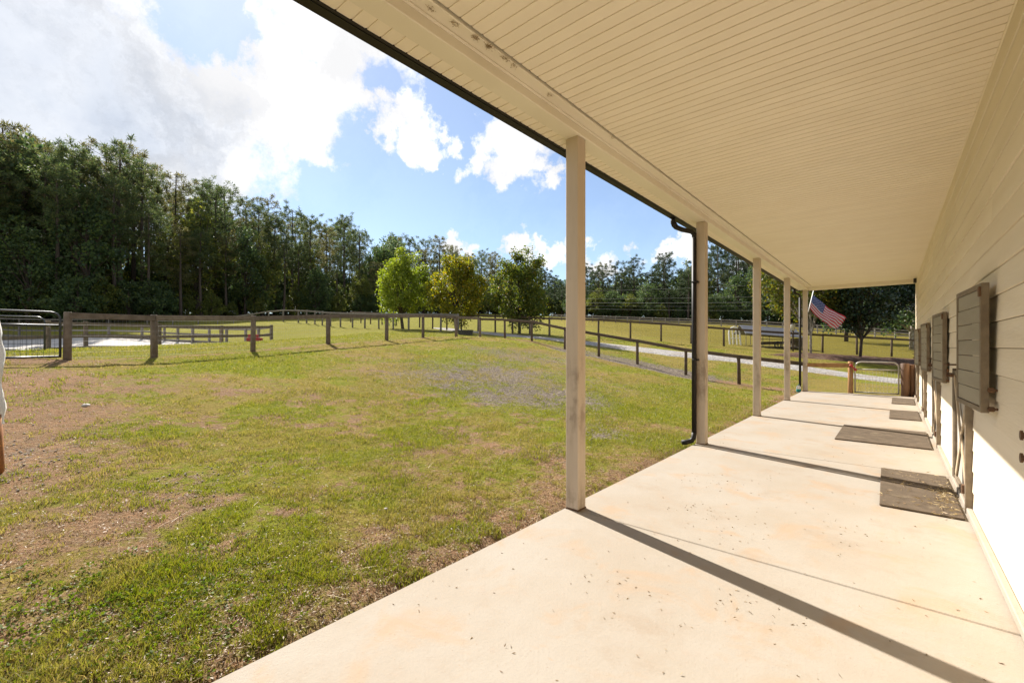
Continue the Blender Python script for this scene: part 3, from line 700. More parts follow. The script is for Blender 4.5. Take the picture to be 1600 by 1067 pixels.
for k, d in enumerate(DOORS[:4]):
    # lower half door: planks, steel frame, X brace
    dr = MB()
    for y in (d + .0, d + DW - .045): dr.bb(EW - .05, EW + .0, y, y + .045, .03, 1.24, .004)
    for z in (.04, 1.19): dr.bb(EW - .044, EW - .004, d + .045, d + DW - .045, z, z + .05, .004)
    do = dr.build('stall_door', M['channel'], barn, (EW, d + DW / 2, 0))
    for q in range(6):
        w = (DW - .1) / 6; y = d + .05 + q * w
        MB().bb(EW - .022, EW + .002, y + .002, y + w - .002, .092, 1.188, .003).build('plank', M['dooor'], do, (EW, y, .6))
    for s in (0, 1):
        p = Vector((EW - .033 - .012 * s, d + .06, .1 if s else 1.17)); q = Vector((EW - .033 - .012 * s, d + DW - .06, 1.17 if s else .1))
        MB().beam(p, q, .07, .014, .003, Vector((1, 0, 0))).build('cross_brace', M['brace'], do, tuple((p + q) / 2))
    for z in (.18, 1.06):
        h_ = MB().bb(EW - .075, EW - .048, d - .01, d + .12, z, z + .045, .004); h_.tube([(EW - .075, d, z - .015), (EW - .075, d, z + .06)], .016, 8)
        h_.build('hinge', M['rust'], do, (EW, d, z))
    MB().bb(EW - .07, EW + .0, d - .062, d - .022, 0, 1.26, .004).build('door_jamb', M['channel'], barn, (EW, d, 1))
    MB().bb(EW - .055, EW + .0, d + DW + .022, d + DW + .062, 0, 1.26, .004).build('door_jamb', M['channel'], barn, (EW, d + DW, 1))
    lt = MB(); lt.tube([(EW - .11, d + DW - .02, 1.18), (EW - .02, d + DW - .02, 1.18)], .013, 8); lt.tube([(EW - .1, d + DW + .1, 1.19), (EW - .02, d + DW + .1, 1.19)], .018, 8); lt.bb(EW - .08, EW - .03, d + DW - .06, d + DW + .12, 1.165, 1.2, .004)
    lt.build('door_latch', M['rust'], do, (EW, d + DW, 1.2))
    lt2 = MB(); lt2.tube([(EW - .02, d + DW + .12, 1.30), (EW - .10, d + DW + .11, 1.30), (EW - .115, d + DW + .08, 1.30), (EW - .10, d + DW + .05, 1.30), (EW - .02, d + DW + .06, 1.30)], .009, 6)
    lt2.build('ring_latch', M['rust'], barn, (EW, d + DW, 1.3))
    # upper shutter, swung open against the wall on the near side
    de = (0, .02, .02, .02)[k]
    A_ = Vector((.47 + de, d - 1.26, 0)); B_ = Vector((.416 + de, d - .42, 0)); z0, z1 = 1.04, 1.948
    ax = (B_ - A_).normalized(); nx = Vector((ax.y, -ax.x, 0)); L = (B_ - A_).length
    rot = Matrix((nx, ax, ZAX)).transposed()
    def P_(s, t, z): return A_ + ax * s + nx * t + ZAX * z
    fr = MB()
    fr.box(P_(.018, .022, (z0 + z1) / 2), (.044, .036, z1 - z0), rot, .003); fr.box(P_(L - .018, .022, (z0 + z1) / 2), (.044, .036, z1 - z0), rot, .003)
    fr.box(P_(L / 2, .022, z0 + .018), (.044, L - .073, .036), rot, .003); fr.box(P_(L / 2, .022, z1 - .018), (.044, L - .073, .036), rot, .003)
    sh = fr.build('shutter', M['channel'], barn, tuple(P_(L / 2, 0, (z0 + z1) / 2)))
    nb_ = 7; hb = (z1 - z0 - .074) / nb_
    for q in range(nb_):
        zc = z0 + .037 + hb * (q + .5)
        MB().box(P_(L / 2, .016 + random.uniform(-.002, .002), zc), (.019, L - .074, hb - .005), rot, .003).build('board', M['shutter'], sh, tuple(P_(L / 2, .016, zc)))
    hw = MB()
    for z in (z0 + .03, z0 + .16): hw.box(P_(-.012, .05, z), (.03, .03, .035), rot, .004); hw.tube([P_(-.02, .03, z), P_(-.02, .085, z)], .009, 6)
    hw.box(P_(.01, -.004, z1 - .06), (.012, .04, .07), rot, .003)
    hw.build('shutter_catch', M['rust'], sh, tuple(P_(0, 0, z0)))
    hg = MB()
    for z in (z0 + .12, z1 - .12): hg.bb(.44 + de, EW - .02, d - .43, d - .37, z - .02, z + .02, .003); hg.tube([(.44 + de, d - .40, z - .05), (.44 + de, d - .40, z + .05)], .014, 8)
    hg.build('shutter_hinge', M['rust'], sh, (EW, d - .4, 1.5))
kn = MB()
for z in (1.03, .91): kn.tube([(EW - .045, 3.55, z), (EW - .02, 3.55, z)], .016, 10); kn.tube([(EW - .052, 3.55, z), (EW - .042, 3.55, z)], .026, 12)
kn.build('wall_hook', M['rust'], barn, (EW, 3.43, 1))
MB().bb(EW - .09, EW - .0225, 17.42, 17.56, CZ - .16, CZ - .03, .01).build('black_fixture', M['black'], barn, (EW, 17.5, CZ))

# ------------------------------------------------------------------ mats
mats = [((-.095, .475, 5.43, 7.07), 'square black rubber mat with straw at the first stall door'), ((-.70, .45, 8.84, 10.52), 'widest rubber mat, lying at the second stall door'),
        ((-.04, .45, 12.12, 13.75), 'rubber mat at the third stall door'), ((0, .46, 15.35, 16.95), 'farthest rubber mat, beside the log post')]
for (x0, x1, y0, y1), lb in mats:
    c = Vector(((x0 + x1) / 2, (y0 + y1) / 2, 0))
    m_ = MB(); nx_, ny_ = 8, 12; V = []
    m_.box((c.x, c.y, .013), (x1 - x0, y1 - y0, .018), Matrix.Rotation(random.uniform(-.012, .012), 3, 'Z'), .004)
    tag(m_.build('rubber_mat', M['mat'], None, tuple(c)), lb, 'mat', 'rubber mats at the stall doors')

# ------------------------------------------------------------------ fences
def fence(name, label, pts, H, mats_, post=('round', .07), rails=((.0, .14, .045),), mesh=None, side=0.06, over=.04, cat='fence', group=None, first=True, last=True, railmat=None, snap=True):
    """rails: list of (drop below top, height, thickness)"""
    P = []
    for p in pts: P.append(Vector((p[0], p[1], G(p[0], p[1]) if snap else p[2])))
    c = P[len(P) // 2]; t = thing(name, label, cat, tuple(c), group)
    for i, p in enumerate(P):
        if (i == 0 and not first) or (i == len(P) - 1 and not last): continue
        g = MB(); r = post[1] * random.uniform(.93, 1.08); top = p + ZAX * (H + over * random.uniform(.3, 1.0)); lean = Vector((random.uniform(-.02, .02), random.uniform(-.02, .02), 0))
        if post[0] == 'round':
            g.tube([p - ZAX * .25, p + ZAX * H * .5 + lean * .5, top + lean - ZAX * .015, top + lean], [r * 1.05, r, r, r * .85], 10)
            g.build('post', mats_, t, tuple(p), True)
        else:
            d = (P[min(i + 1, len(P) - 1)] - P[max(i - 1, 0)]); d.z = 0; d.normalize(); x = d.cross(ZAX)
            g.box((p - ZAX * .2 + top) / 2, (r * 2, r * 2, (top - p).z + .2), Matrix((x, d, ZAX)).transposed(), .008); g.build('post', mats_, t, tuple(p))
    for i in range(len(P) - 1):
        p, q = P[i], P[i + 1]; d = (q - p).normalized(); nrm = Vector((d.y, -d.x, 0)).normalized() * side
        for (dz, h, th) in rails:
            j = random.uniform(-.012, .012)
            a, b2 = p + nrm + ZAX * (H - dz - h / 2 + j), q + nrm + ZAX * (H - dz - h / 2 + random.uniform(-.012, .012))
            MB().beam(a + d * .006, b2 - d * .006, th, h, .006).build('rail', railmat or mats_, t, tuple((a + b2) / 2))
        if mesh:
            g = MB(); L = (q - p).length; nv = int(L / mesh[0]); nh = int((H - .06) / mesh[1]); w = mesh[2]; n2 = nrm * 1.05
            for k in range(nv + 1):
                a = p.lerp(q, k / max(nv, 1)) + n2; az = G(a.x, a.y); a.z = max(az + .02, a.z - .1)
                b2 = p.lerp(q, k / max(nv, 1)) + n2 + ZAX * (H - .02); g.tube([a, b2], w, 3, False)
            for k in range(nh + 1):
                z = .05 + (H - .08) * k / nh; g.tube([p + n2 + ZAX * z, p.lerp(q, .5) + n2 + ZAX * z, q + n2 + ZAX * z], w, 3, False)
            o = g.build('wire_mesh', M['wire'], t, tuple((p + q) / 2)); o['kind'] = 'stuff'
    return t
fence('yard_fence', 'brown rail and wire mesh fence along the far side of the lawn', fa_pts, 1.11, M['wood'], ('round', .075), ((.0, .135, .045),), (.075, .12, .0013), side=.07, over=.015)
fence('yard_fence', 'dark rail fence dropping from the lawn crest down to the porch end', [fa_pts[-1]] + fr_pts + [Vector((-2.30, 17.98, 0))], 1.08, M['wood_d'], ('round', .062), ((.0, .13, .045),), (.1, .1, .0014), side=.05, over=.0, first=False, last=False)
fence('yard_fence', 'short orange wood rail with wire between the corner post and the gate', [Vector((-2.2, 17.90, 0)), Vector((-1.02, 18.03, 0))], 1.06, M['woodn'], ('round', .068), ((.0, .135, .045),), (.1, .1, .0012), side=.06, over=.07, first=False)
fence('driveway_fence', 'weathered rail fence running up the hill left of the driveway', [W(*q) for q in FENCE_D], 1.2, M['woodg'], ('round', .065), ((.0, .13, .04),), None)
fence('pasture_fence', 'dark single rail fence bordering the pasture beyond the driveway', [W(*q) for q in FENCE_B], 1.22, M['wood_d'], ('round', .065), ((.0, .13, .045),), (.3, .2, .002))
def resample(pts, step):
    out = [pts[0]]; carry = 0
    for p, q in zip(pts[:-1], pts[1:]):
        L = (q - p).length; s = step - carry
        while s < L: out.append(p.lerp(q, s / L)); s += step
        carry = L - (s - step)
    return out
fence('paddock_fence', 'pale three board paddock fence far off below the pines', resample([W(*q) for q in FENCE_C], 2.1), 1.15, M['fwhite'], ('square', .07), ((.02, .15, .04), (.37, .15, .04), (.72, .15, .04)), None)
fence('arena_fence', 'brown two board fence along the near side of the sand arena', [W(*q) for q in ARENA_N], 1.22, M['wood'], ('square', .075), ((.0, .16, .045), (.55, .15, .045), (1.08, .22, .045)), None, over=.08)
fence('arena_fence', 'grey board fence along the far side of the sand arena', [W(424, 537, 30.5)] + [W(*q) for q in ARENA_F], 1.25, M['woodg'], ('square', .075), ((.0, .16, .045), (.5, .15, .045), (1.05, .2, .045)), None, over=.05)
fence('forest_fence', 'thin wire fence at the foot of the wood behind the arena', [W(*q) for q in [(-40, 512, 48), (30, 511, 48.5), (100, 510, 49), (170, 509.5, 50), (230, 509, 51.5), (270, 509, 52.5), (310, 509, 54), (340, 509, 55), (365, 509, 56)]], 1.25, M['woodg'], ('round', .06), ((.0, .12, .04),), (.25, .15, .002))

# gates
def tube_gate(name, label, p, q, H, mat, zmid, r=.022, meshmat=None, base=.1):
    p, q = Vector(p), Vector(q); d = (q - p); L = d.length; d.normalize(); t = thing(name, label, 'gate', tuple(p))
    def pt(s, z): return p + d * s + ZAX * z
    c = .16; fr = [pt(0, base)]
    fr += [pt(0, H - c)] + [pt(c - c * math.cos(a), H - c + c * math.sin(a)) for a in (R(22), R(45), R(68), R(90))]
    fr += [pt(L - c + c * math.sin(a), H - c + c * math.cos(a)) for a in (0, R(22), R(45), R(68), R(90))] + [pt(L, base)]
    MB().tube(fr, r, 8).build('frame', mat, t, tuple(p), True)
    MB().tube([pt(r, base + r), pt(L - r, base + r)], r, 8).build('bottom_rail', mat, t, tuple(p), True)
    MB().tube([pt(r, zmid), pt(L - r, zmid)], r * .9, 8).build('middle_rail', mat, t, tuple(p), True)
    g = MB()
    nv = int(L / .085)
    for k in range(1, nv): g.tube([pt(L * k / nv, base), pt(L * k / nv, zmid)], .0028, 4, False)
    nh = 7
    for k in range(1, nh): z = base + (zmid - base) * k / nh; g.tube([pt(0, z), pt(L, z)], .0028, 4, False)
    o = g.build('gate_mesh', meshmat or mat, t, tuple(p)); o['kind'] = 'stuff'
    MB().tube([pt(L - .02, zmid + .0), pt(L + .06, zmid + .02), pt(L + .10, zmid - .02)], .016, 6).build('latch', M['gate_g'], t, tuple(p), True)
    return t
gp = on_line(-60, 561, PA0, PA1); gq = on_line(94, 560, PA0, PA1)
gp.z = gq.z - .02
tube_gate('wire_gate', 'dark tubular wire gate closing the lawn beside the first fence post', gp, gq, 1.06, M['gate_d'], .76, .024, base=.02)
g2p, g2q = W(-40, 551, 11.6), W(70, 550, 12.4)
tube_gate('wire_gate', 'smaller dark wire gate standing behind the lawn gate', g2p, g2q, .98, M['gate_d'], .72, .02, base=.04)
tube_gate('tube_gate', 'galvanised tube gate at the far end of the porch', (-.90, 18.03, .0), (.16, 18.05, .0), 1.02, M['gate_g'], .78, .022, base=.03)
lc = MB(); lc.tube([(-1.04, 17.94, .92), (-.97, 17.93, .86), (-.9, 17.95, .80), (-.86, 17.98, .74)], .022, 8); lc.box((-.99, 17.93, .9), (.07, .05, .09), None, .01); lc.box((-.89, 17.95, .77), (.08, .05, .08), None, .01)
tag(lc.build('gate_strap', M['red'], None, (-.95, 17.95, .85), True), 'red strap latch on the gate at the porch end', 'strap')
for (x, y, r, h), lb in zip([(.305, 17.98, .105, 1.0), (.475, 18.09, .085, .97)], ['thick round stained log post beside the porch gate', 'thinner log post squeezed between the thick log and the barn wall']):
    g = MB(); g.tube([(x, y, -.1), (x + .004, y, .3), (x - .004, y, .7), (x, y, h - .012), (x, y, h)], [r * 1.03, r, r * 1.02, r, r * .9], 18)
    tag(g.build('log_post', M['log'], None, (x, y, 0), True), lb, 'post')

# ------------------------------------------------------------------ flag
fh = [W(1269.5, 461, 16.2), W(1264.8, 481, 15.5)]; ff = [W(1321.5, 497, 16.0), W(1310, 517, 15.5)]
flag = thing('flag', 'tattered red white and blue striped flag hanging from a white pole at the porch end', 'flag', tuple(fh[1]))
base_p = Vector((-2.16, 17.90, W(1263, 486, 15.2).z))
MB().tube([W(1263, 487, 15.25), W(1271.5, 452, 16.5)], .014, 8).build('flag_pole', M['white'], flag, tuple(base_p), True)
NR, NC = 26, 40
def fpt(s, t, o=0.0):
    s2 = s
    p = fh[0].lerp(fh[1], t).lerp(ff[0].lerp(ff[1], t), s2)
    sag = -.10 * math.sin(math.pi * min(1, s)) * (.3 + .9 * t)
    nrm = Vector((.55, -.75, .2)).normalized()
    return p + ZAX * sag + nrm * (.05 * math.sin(9 * s + 3.2 * t) * (.25 + s) + .022 * math.sin(21 * s - 5 * t + 1) * s + o)
V, Fq, mi = [], [], []
for i in range(NR + 1):
    for j in range(NC + 1): V.append(tuple(fpt(j / NC, i / NR)))
rr = random.Random(3)
fray = [NC - int(abs(rr.gauss(0, 1.2))) - (int(max(0, i - 17) * .9) if i < 22 else int(rr.uniform(2, 9))) for i in range(NR)]
for i in range(NR):
    for j in range(NC):
        if j >= fray[i] or (i >= 24 and 6 < j and rr.random() < .35): continue
        Fq.append((i * (NC + 1) + j, i * (NC + 1) + j + 1, (i + 1) * (NC + 1) + j + 1, (i + 1) * (NC + 1) + j))
        mi.append(2 if (i < 14 and j < 16) else (0 if (i // 2) % 2 == 0 else 1))
me = bpy.data.meshes.new('cloth'); fl0 = Vector(fh[1])
me.from_pydata([tuple(Vector(v) - fl0) for v in V], [], Fq)
for q in ('flag_red', 'flag_white', 'flag_blue'): me.materials.append(M[q])
me.polygons.foreach_set('material_index', mi); me.shade_smooth(); me.update()
place('cloth', me, flag, tuple(fl0))
st = MB()
for row in range(9):
    for cidx in range(6 if row % 2 == 0 else 5):
        s = (1 + cidx * 2 + (row % 2)) / 12 * .4; t = (row + 1) / 10 * (14 / 26)
        for o_ in (.004, -.004):
            c = fpt(s, t, o_); e1 = (fpt(s + .02, t, o_) - c).normalized(); e2 = (fpt(s, t + .02, o_) - c).normalized(); vs = [c]
            for k in range(10):
                a = math.pi / 2 + k * math.pi / 5; rd_ = .026 if k % 2 == 0 else .011
                vs.append(c + e1 * rd_ * math.cos(a) - e2 * rd_ * math.sin(a))
            st.add(vs, [(0, k, k % 10 + 1) for k in range(1, 11)])
st.build('stars', M['flag_white'], flag, tuple(fl0))

# ------------------------------------------------------------------ small things
jp = Vector((-2.40, 17.72, G(-2.42, 17.72)))
jug = thing('plastic_jug', 'white plastic jug with teal label at the foot of the far corner post', 'jug', tuple(jp))
def lathe(c, prof, n=14):
    g = MB(); c = Vector(c); g.tube([c + ZAX * z for r, z in prof], [r for r, z in prof], n); return g
lathe(jp, [(.062, 0), (.068, .012), (.068, .19), (.055, .225), (.026, .245), (.024, .262)]).build('bottle', M['white'], jug, tuple(jp), True)
lathe(jp, [(.0695, .03), (.0695, .135)]).build('label_band', M['teal'], jug, tuple(jp), True)
lathe(jp, [(.028, .262), (.028, .29)]).build('cap', M['teal'], jug, tuple(jp), True)
# red two-step block behind the fence
rp = hit(398, 540.5); rp = W(398, 541, 19.5); rp.z = G(rp.x, rp.y)
rt = thing('mounting_block', 'red stepped plastic mounting block behind the lawn fence', 'mounting block', tuple(rp))
rz = Matrix.Rotation(TH + .1, 3, 'Z')
g = MB(); g.box(rp + ZAX * .08, (.52, .40, .16), rz, .02); g.build('lower_step', M['red'], rt, tuple(rp))
g = MB(); g.box(rp + ZAX * .235 + rz @ Vector((-.08, .05, 0)), (.34, .28, .15), rz, .02); g.build('upper_step', M['red'], rt, tuple(rp))
# trough
tp = W(727, 523.5, 26.6); tp.z = G(tp.x, tp.y)
tr = thing('stock_tank', 'low black oval stock tank behind the fence corner', 'trough', tuple(tp))
g = MB(); n_ = 20; prof = [(.42, 0), (.46, .2), (.48, .27), (.50, .275), (.50, .295), (.46, .295), (.44, .22), (.40, .05)]
o = 0
for r_, z_ in prof: g.v += [tuple(tp + Vector((math.cos(2 * math.pi * k / n_) * r_ * CS - math.sin(2 * math.pi * k / n_) * r_ * .6 * SN, math.cos(2 * math.pi * k / n_) * r_ * SN + math.sin(2 * math.pi * k / n_) * r_ * .6 * CS, z_))) for k in range(n_)]
for i in range(len(prof) - 1):
    for k in range(n_): g.f.append((i * n_ + k, i * n_ + (k + 1) % n_, (i + 1) * n_ + (k + 1) % n_, (i + 1) * n_ + k))
g.build('tub', M['black'], tr, tuple(tp), True)
lathe(tp + ZAX * .18, [(.30, 0), (.30, .004)], 20).build('water', simple('dark_water', (.02, .025, .03), None, 3, .08), tr, tuple(tp))
# stones
for px, py, s, lb in [(134, 637, .075, 'flat pale stone lying in the lawn near the bare dirt'), (603, 796, .022, 'small white pebble in the grass near the slab')]:
    p = hit(px, py); g = MB(); n_ = 10
    V = []
    for i in range(5):
        for k in range(n_):
            a = 2 * math.pi * k / n_; ph = math.pi * (i + .5) / 5 ; r_ = s * (1 + .18 * math.sin(k * 2.3 + i))
            V.append(p + Vector((math.cos(a) * math.sin(ph) * r_, math.sin(a) * math.sin(ph) * r_ * .7, math.cos(ph) * r_ * .42 + s * .2)))
    Fs = [(i * n_ + k, i * n_ + (k + 1) % n_, (i + 1) * n_ + (k + 1) % n_, (i + 1) * n_ + k) for i in range(4) for k in range(n_)] + [tuple(range(n_))[::-1], tuple(range(4 * n_, 5 * n_))]
    g.add(V, [f[::-1] for f in Fs]); tag(g.build('stone', M['stone'], None, tuple(p), True), lb, 'stone')
# white sheet on a rusty foot at the left edge
Dw = 4.3; bl = W(-6, 720, Dw); zg = G(bl.x, bl.y)
ws = thing('covered_stand', 'white wavy sheet wrapped round a stand with a rusty orange foot', 'stand', (bl.x, bl.y, zg))
g = MB(); nz = 22; n_ = 16; top = W(0, 488, Dw).z; bot = W(0, 664, Dw).z
prof_r = []
for i in range(nz + 1):
    z = bot + (top - bot) * i / nz; u = 1 - i / nz
    wob = .018 * math.sin(u * 16) + .012 * math.sin(u * 37 + 1)
    edge_px = 2 + 4.5 * min(1, u * 3.2) + (2.8 * math.exp(-((u - .78) / .12) ** 2)) - 1.8 * math.exp(-((u - .6) / .08) ** 2)
    rr_ = .085 + (edge_px - 2) / FPX * Dw + wob * .25
    for k in range(n_):
        a = 2 * math.pi * k / n_; r2 = rr_ * (1 + .10 * math.sin(3 * a + u * 9) + .05 * math.sin(5 * a - u * 17))
        g.v.append((bl.x - .105 * CS + math.cos(a) * r2, bl.y - .105 * SN + math.sin(a) * r2, z))
for i in range(nz):
    for k in range(n_): g.f.append((i * n_ + k, i * n_ + (k + 1) % n_, (i + 1) * n_ + (k + 1) % n_, (i + 1) * n_ + k))
g.f.append(tuple(nz * n_ + k for k in range(n_)))
g.build('sheet', M['tarp'], ws, (bl.x, bl.y, zg), True)
bc = Vector((bl.x - .07 * CS, bl.y - .07 * SN, 0))
g = MB(); g.tube([(bc.x, bc.y, bot + .1), (bc.x, bc.y, bl.z), (bc.x, bc.y, zg - .05)], [.085, .10, .10], 12); g.build('foot', M['orange'], ws, (bl.x, bl.y, zg), True)

# chicken coop on wheels
cl_, cr_ = W(1152, 541, 31.5), W(1243, 546, 31.5)
cz = min(G(cl_.x, cl_.y), G(cr_.x, cr_.y)); coop = thing('chicken_coop', 'long grey roofed chicken coop on wheels with a white arched end frame', 'chicken coop', (cl_.x, cl_.y, cz))
ax = (cr_ - cl_); ax.z = 0; CL = ax.length; ax.normalize(); ay = Vector((-ax.y, ax.x, 0)); c0 = Vector((cl_.x, cl_.y, cz))
def cp(s, t, z): return c0 + ax * s + ay * t + ZAX * z
slope = (W(1243, 516, 31.5).z - W(1156, 509, 31.5).z) / CL
zr = W(1156, 508, 31.5).z - cz; ze = zr - .62
def cpz(s, t, z): return cp(s, t, z + slope * s)
g = MB()
for sgn in (-1, 1):
    g.add([cpz(.15, sgn * .03, zr), cpz(CL, sgn * .03, zr), cpz(CL, sgn * .85, ze), cpz(.15, sgn * .85, ze), cpz(.15, sgn * .03, zr + .03), cpz(CL, sgn * .03, zr + .03), cpz(CL, sgn * .87, ze + .03), cpz(.15, sgn * .87, ze + .03)],
          [(0, 1, 2, 3), (7, 6, 5, 4), (0, 4, 5, 1), (1, 5, 6, 2), (2, 6, 7, 3), (3, 7, 4, 0)])
g.build('roof', M['tin'], coop, tuple(c0))
for s in (.2, CL * .33, CL * .66, CL - .05):
    g = MB()
    for t in (-.8, .8): g.tube([cp(s, t, .1), cpz(s, t, ze)], .022, 6)
    g.tube([cpz(s, -.8, ze), cpz(s, 0, zr), cpz(s, .8, ze)], .02, 6); g.tube([cp(s, -.8, .12), cp(s, .8, .12)], .02, 6)
    g.build('hoop_frame', M['woodg'], coop, tuple(c0))
for t in (-.8, .8): MB().beam(cp(.1, t, .14), cp(CL, t, .14 + slope * CL * .3), .05, .09).build('skid', M['wood'], coop, tuple(c0))
MB().beam(cp(1.2, -.6, .35), cp(CL - .4, -.5, .42), .25, .2).build('nest_box', M['wood_d'], coop, tuple(c0))
MB().beam(cp(1.0, -.3, .65), cp(CL - .6, -.3, .62), .05, .05).build('roost_bar', M['wood_d'], coop, tuple(c0))
for s in (CL * .56, CL * .76):
    g = MB(); g.tube([cp(s + .22 * math.cos(a), -.95, .24 + .22 * math.sin(a)) for a in np.linspace(0, 2 * math.pi, 17)], .045, 6, False); g.tube([cp(s, -1.0, .24), cp(s, -.8, .24)], .03, 6)
    for a in (0, math.pi / 3, 2 * math.pi / 3): g.tube([cp(s + .2 * math.cos(a), -.95, .24 + .2 * math.sin(a)), cp(s - .2 * math.cos(a), -.95, .24 - .2 * math.sin(a))], .012, 4)
    g.build('wheel', M['black'], coop, tuple(c0))
g = MB(); zt = zr - .28
arch = [cp(0 - .12, -.45, .08), cp(0 - .06, -.45, zt - .3), cp(-.05, -.38, zt - .08), cp(-.04, -.22, zt + .08), cp(-.03, 0, zt + .14), cp(-.04, .22, zt + .08), cp(-.05, .38, zt - .08), cp(-.06, .45, zt - .3), cp(-.12, .45, .08)]
arch = [p + ax * (-.25) + ay * (.0) for p in arch]
fxd = Vector((CS, SN, 0)); mid = cp(-.2, 0, 0)
def arot(p):      # the panel stands at an angle, its face towards the porch
    q = p - mid; s_, t_ = q.dot(ax), q.dot(ay); return mid + fxd * (t_ * .85) + Vector((-SN, CS, 0)) * s_ + ZAX * q.z + fxd * (-.06) * q.z
arch = [arot(p) for p in arch]
g.tube(arch + [arch[0]], .06, 6)
for tt in (-.16, .16): g.tube([arot(cp(-.35, tt, .08)), arot(cp(-.3, tt, zt + .02))], .035, 6)
g.tube([arot(cp(-.32, -.44, zt * .52)), arot(cp(-.32, .44, zt * .52))], .03, 6)
g.build('arched_end_frame', M['white'], coop, tuple(c0))
g = MB(); g.add([cpz(CL + .01, -.85, ze), cpz(CL + .01, .85, ze), cp(CL + .25, .85, .1), cp(CL + .25, -.85, .1), cpz(CL + .04, -.85, ze), cpz(CL + .04, .85, ze), cp(CL + .28, .85, .1), cp(CL + .28, -.85, .1)], [(3, 2, 1, 0), (4, 5, 6, 7), (0, 1, 5, 4), (2, 3, 7, 6), (1, 2, 6, 5), (3, 0, 4, 7)])
g.build('end_panel', M['woodg'], coop, tuple(c0))
wb = W(1239, 516.5, 28.9); g = lathe(wb, [(.11, 0), (.14, .36), (.145, .37), (.12, .375)], 14)
tag(g.build('white_bucket', M['white'], None, tuple(wb), True), 'small white bucket set on the pasture rail above the coop', 'bucket')
pb = W(1239, 549, 28.9); pb.z = G(pb.x, pb.y)
tag(MB().tube([pb - ZAX * .1, Vector((pb.x, pb.y, wb.z))], .05, 8).build('bucket_post', M['wood_d'], None, tuple(pb), True), 'thin dark stake holding the white bucket up', 'post')

# ------------------------------------------------------------------ trees
def rand_dirs(n, rng, up=0.0):
    v = rng.normal(size=(n, 3)); v[:, 2] += up; return v / np.linalg.norm(v, axis=1, keepdims=True)
def leaves_mesh(name, centers, dirs, size, rng, mat, aspect=.55, tri=False):
    n = len(centers); d = dirs / np.linalg.norm(dirs, axis=1, keepdims=True)
    s = np.cross(d, rand_dirs(n, rng)); s /= np.maximum(np.linalg.norm(s, axis=1, keepdims=True), 1e-6)
    L = (size * rng.uniform(.7, 1.35, n))[:, None]; w = L * aspect * .5
    if tri:
        V = np.stack([centers - s * w * .6, centers + s * w * .6, centers + d * L], 1).reshape(-1, 3); F = np.arange(3 * n).reshape(n, 3)
    else:
        nn = np.cross(d, s); fold = nn * (L * .12)
        V = np.stack([centers, centers + d * L * .45 + s * w + fold, centers + d * L, centers + d * L * .45 - s * w + fold], 1).reshape(-1, 3); F = np.arange(4 * n).reshape(n, 4)
    return npmesh(name, V, F, mat)
def pine_proto(h, seed, mat, crown0=.42, spread=.17, nclump=38):
    rng = np.random.default_rng(seed); tr = MB()
    bend = rng.normal(size=2) * .012 * h
    zs = np.linspace(0, 1, 9); spine = [Vector((bend[0] * math.sin(z * 2.5), bend[1] * math.sin(z * 2.1 + .4), z * h)) for z in zs]
    spine[0].z = -.4
    tr.tube(spine, [h * .0125 * (1.15 - z) + .02 for z in zs], 8)
    C, Dn = [], []
    nb_ = int(34 + h * .5)
    for i in range(nb_):
        u = (i + rng.uniform(0, 1)) / nb_; z = crown0 + (1 - crown0) * u ** .85
        az = i * 2.399 + rng.uniform(-.5, .5); prof = math.sqrt(max(.04, 1 - ((u - .5) / .64) ** 2))
        L = h * spread * max(.25, prof) * rng.uniform(.5, 1.15) * (1 - .15 * u)
        if rng.random() < .12 and u < .4: continue
        k = z * 8; i0 = min(7, int(k)); p0 = spine[i0].lerp(spine[i0 + 1], k - i0); rise = rng.uniform(-.05, .35) + .35 * u
        d = Vector((math.cos(az), math.sin(az), rise)); p1 = p0 + d * L
        tr.tube([p0, p0.lerp(p1, .55) + ZAX * (-.04 * L), p1], [.03 + .004 * L, .025, .012], 4, False)
        nc = int(2 + L * .85)
        for q in range(nc):
            f = rng.uniform(.45, 1.05); c = p0.lerp(p1, f) + Vector(rng.normal(size=3)) * (.12 * L + .1) * (1.1 - .3 * f)
            dr = rand_dirs(nclump, rng, .35); rad = h * .014 + .14
            C.append(np.array(c)[None] + dr * rng.uniform(.0, rad * .9, (nclump, 1))); Dn.append(dr + rng.normal(size=(nclump, 3)) * .35)
    me = leaves_mesh('crown', np.concatenate(C), np.concatenate(Dn), .0165 * h, rng, mat, .42, True)
    return tr.mesh('trunk', M['bark'], (0, 0, 0), True), me
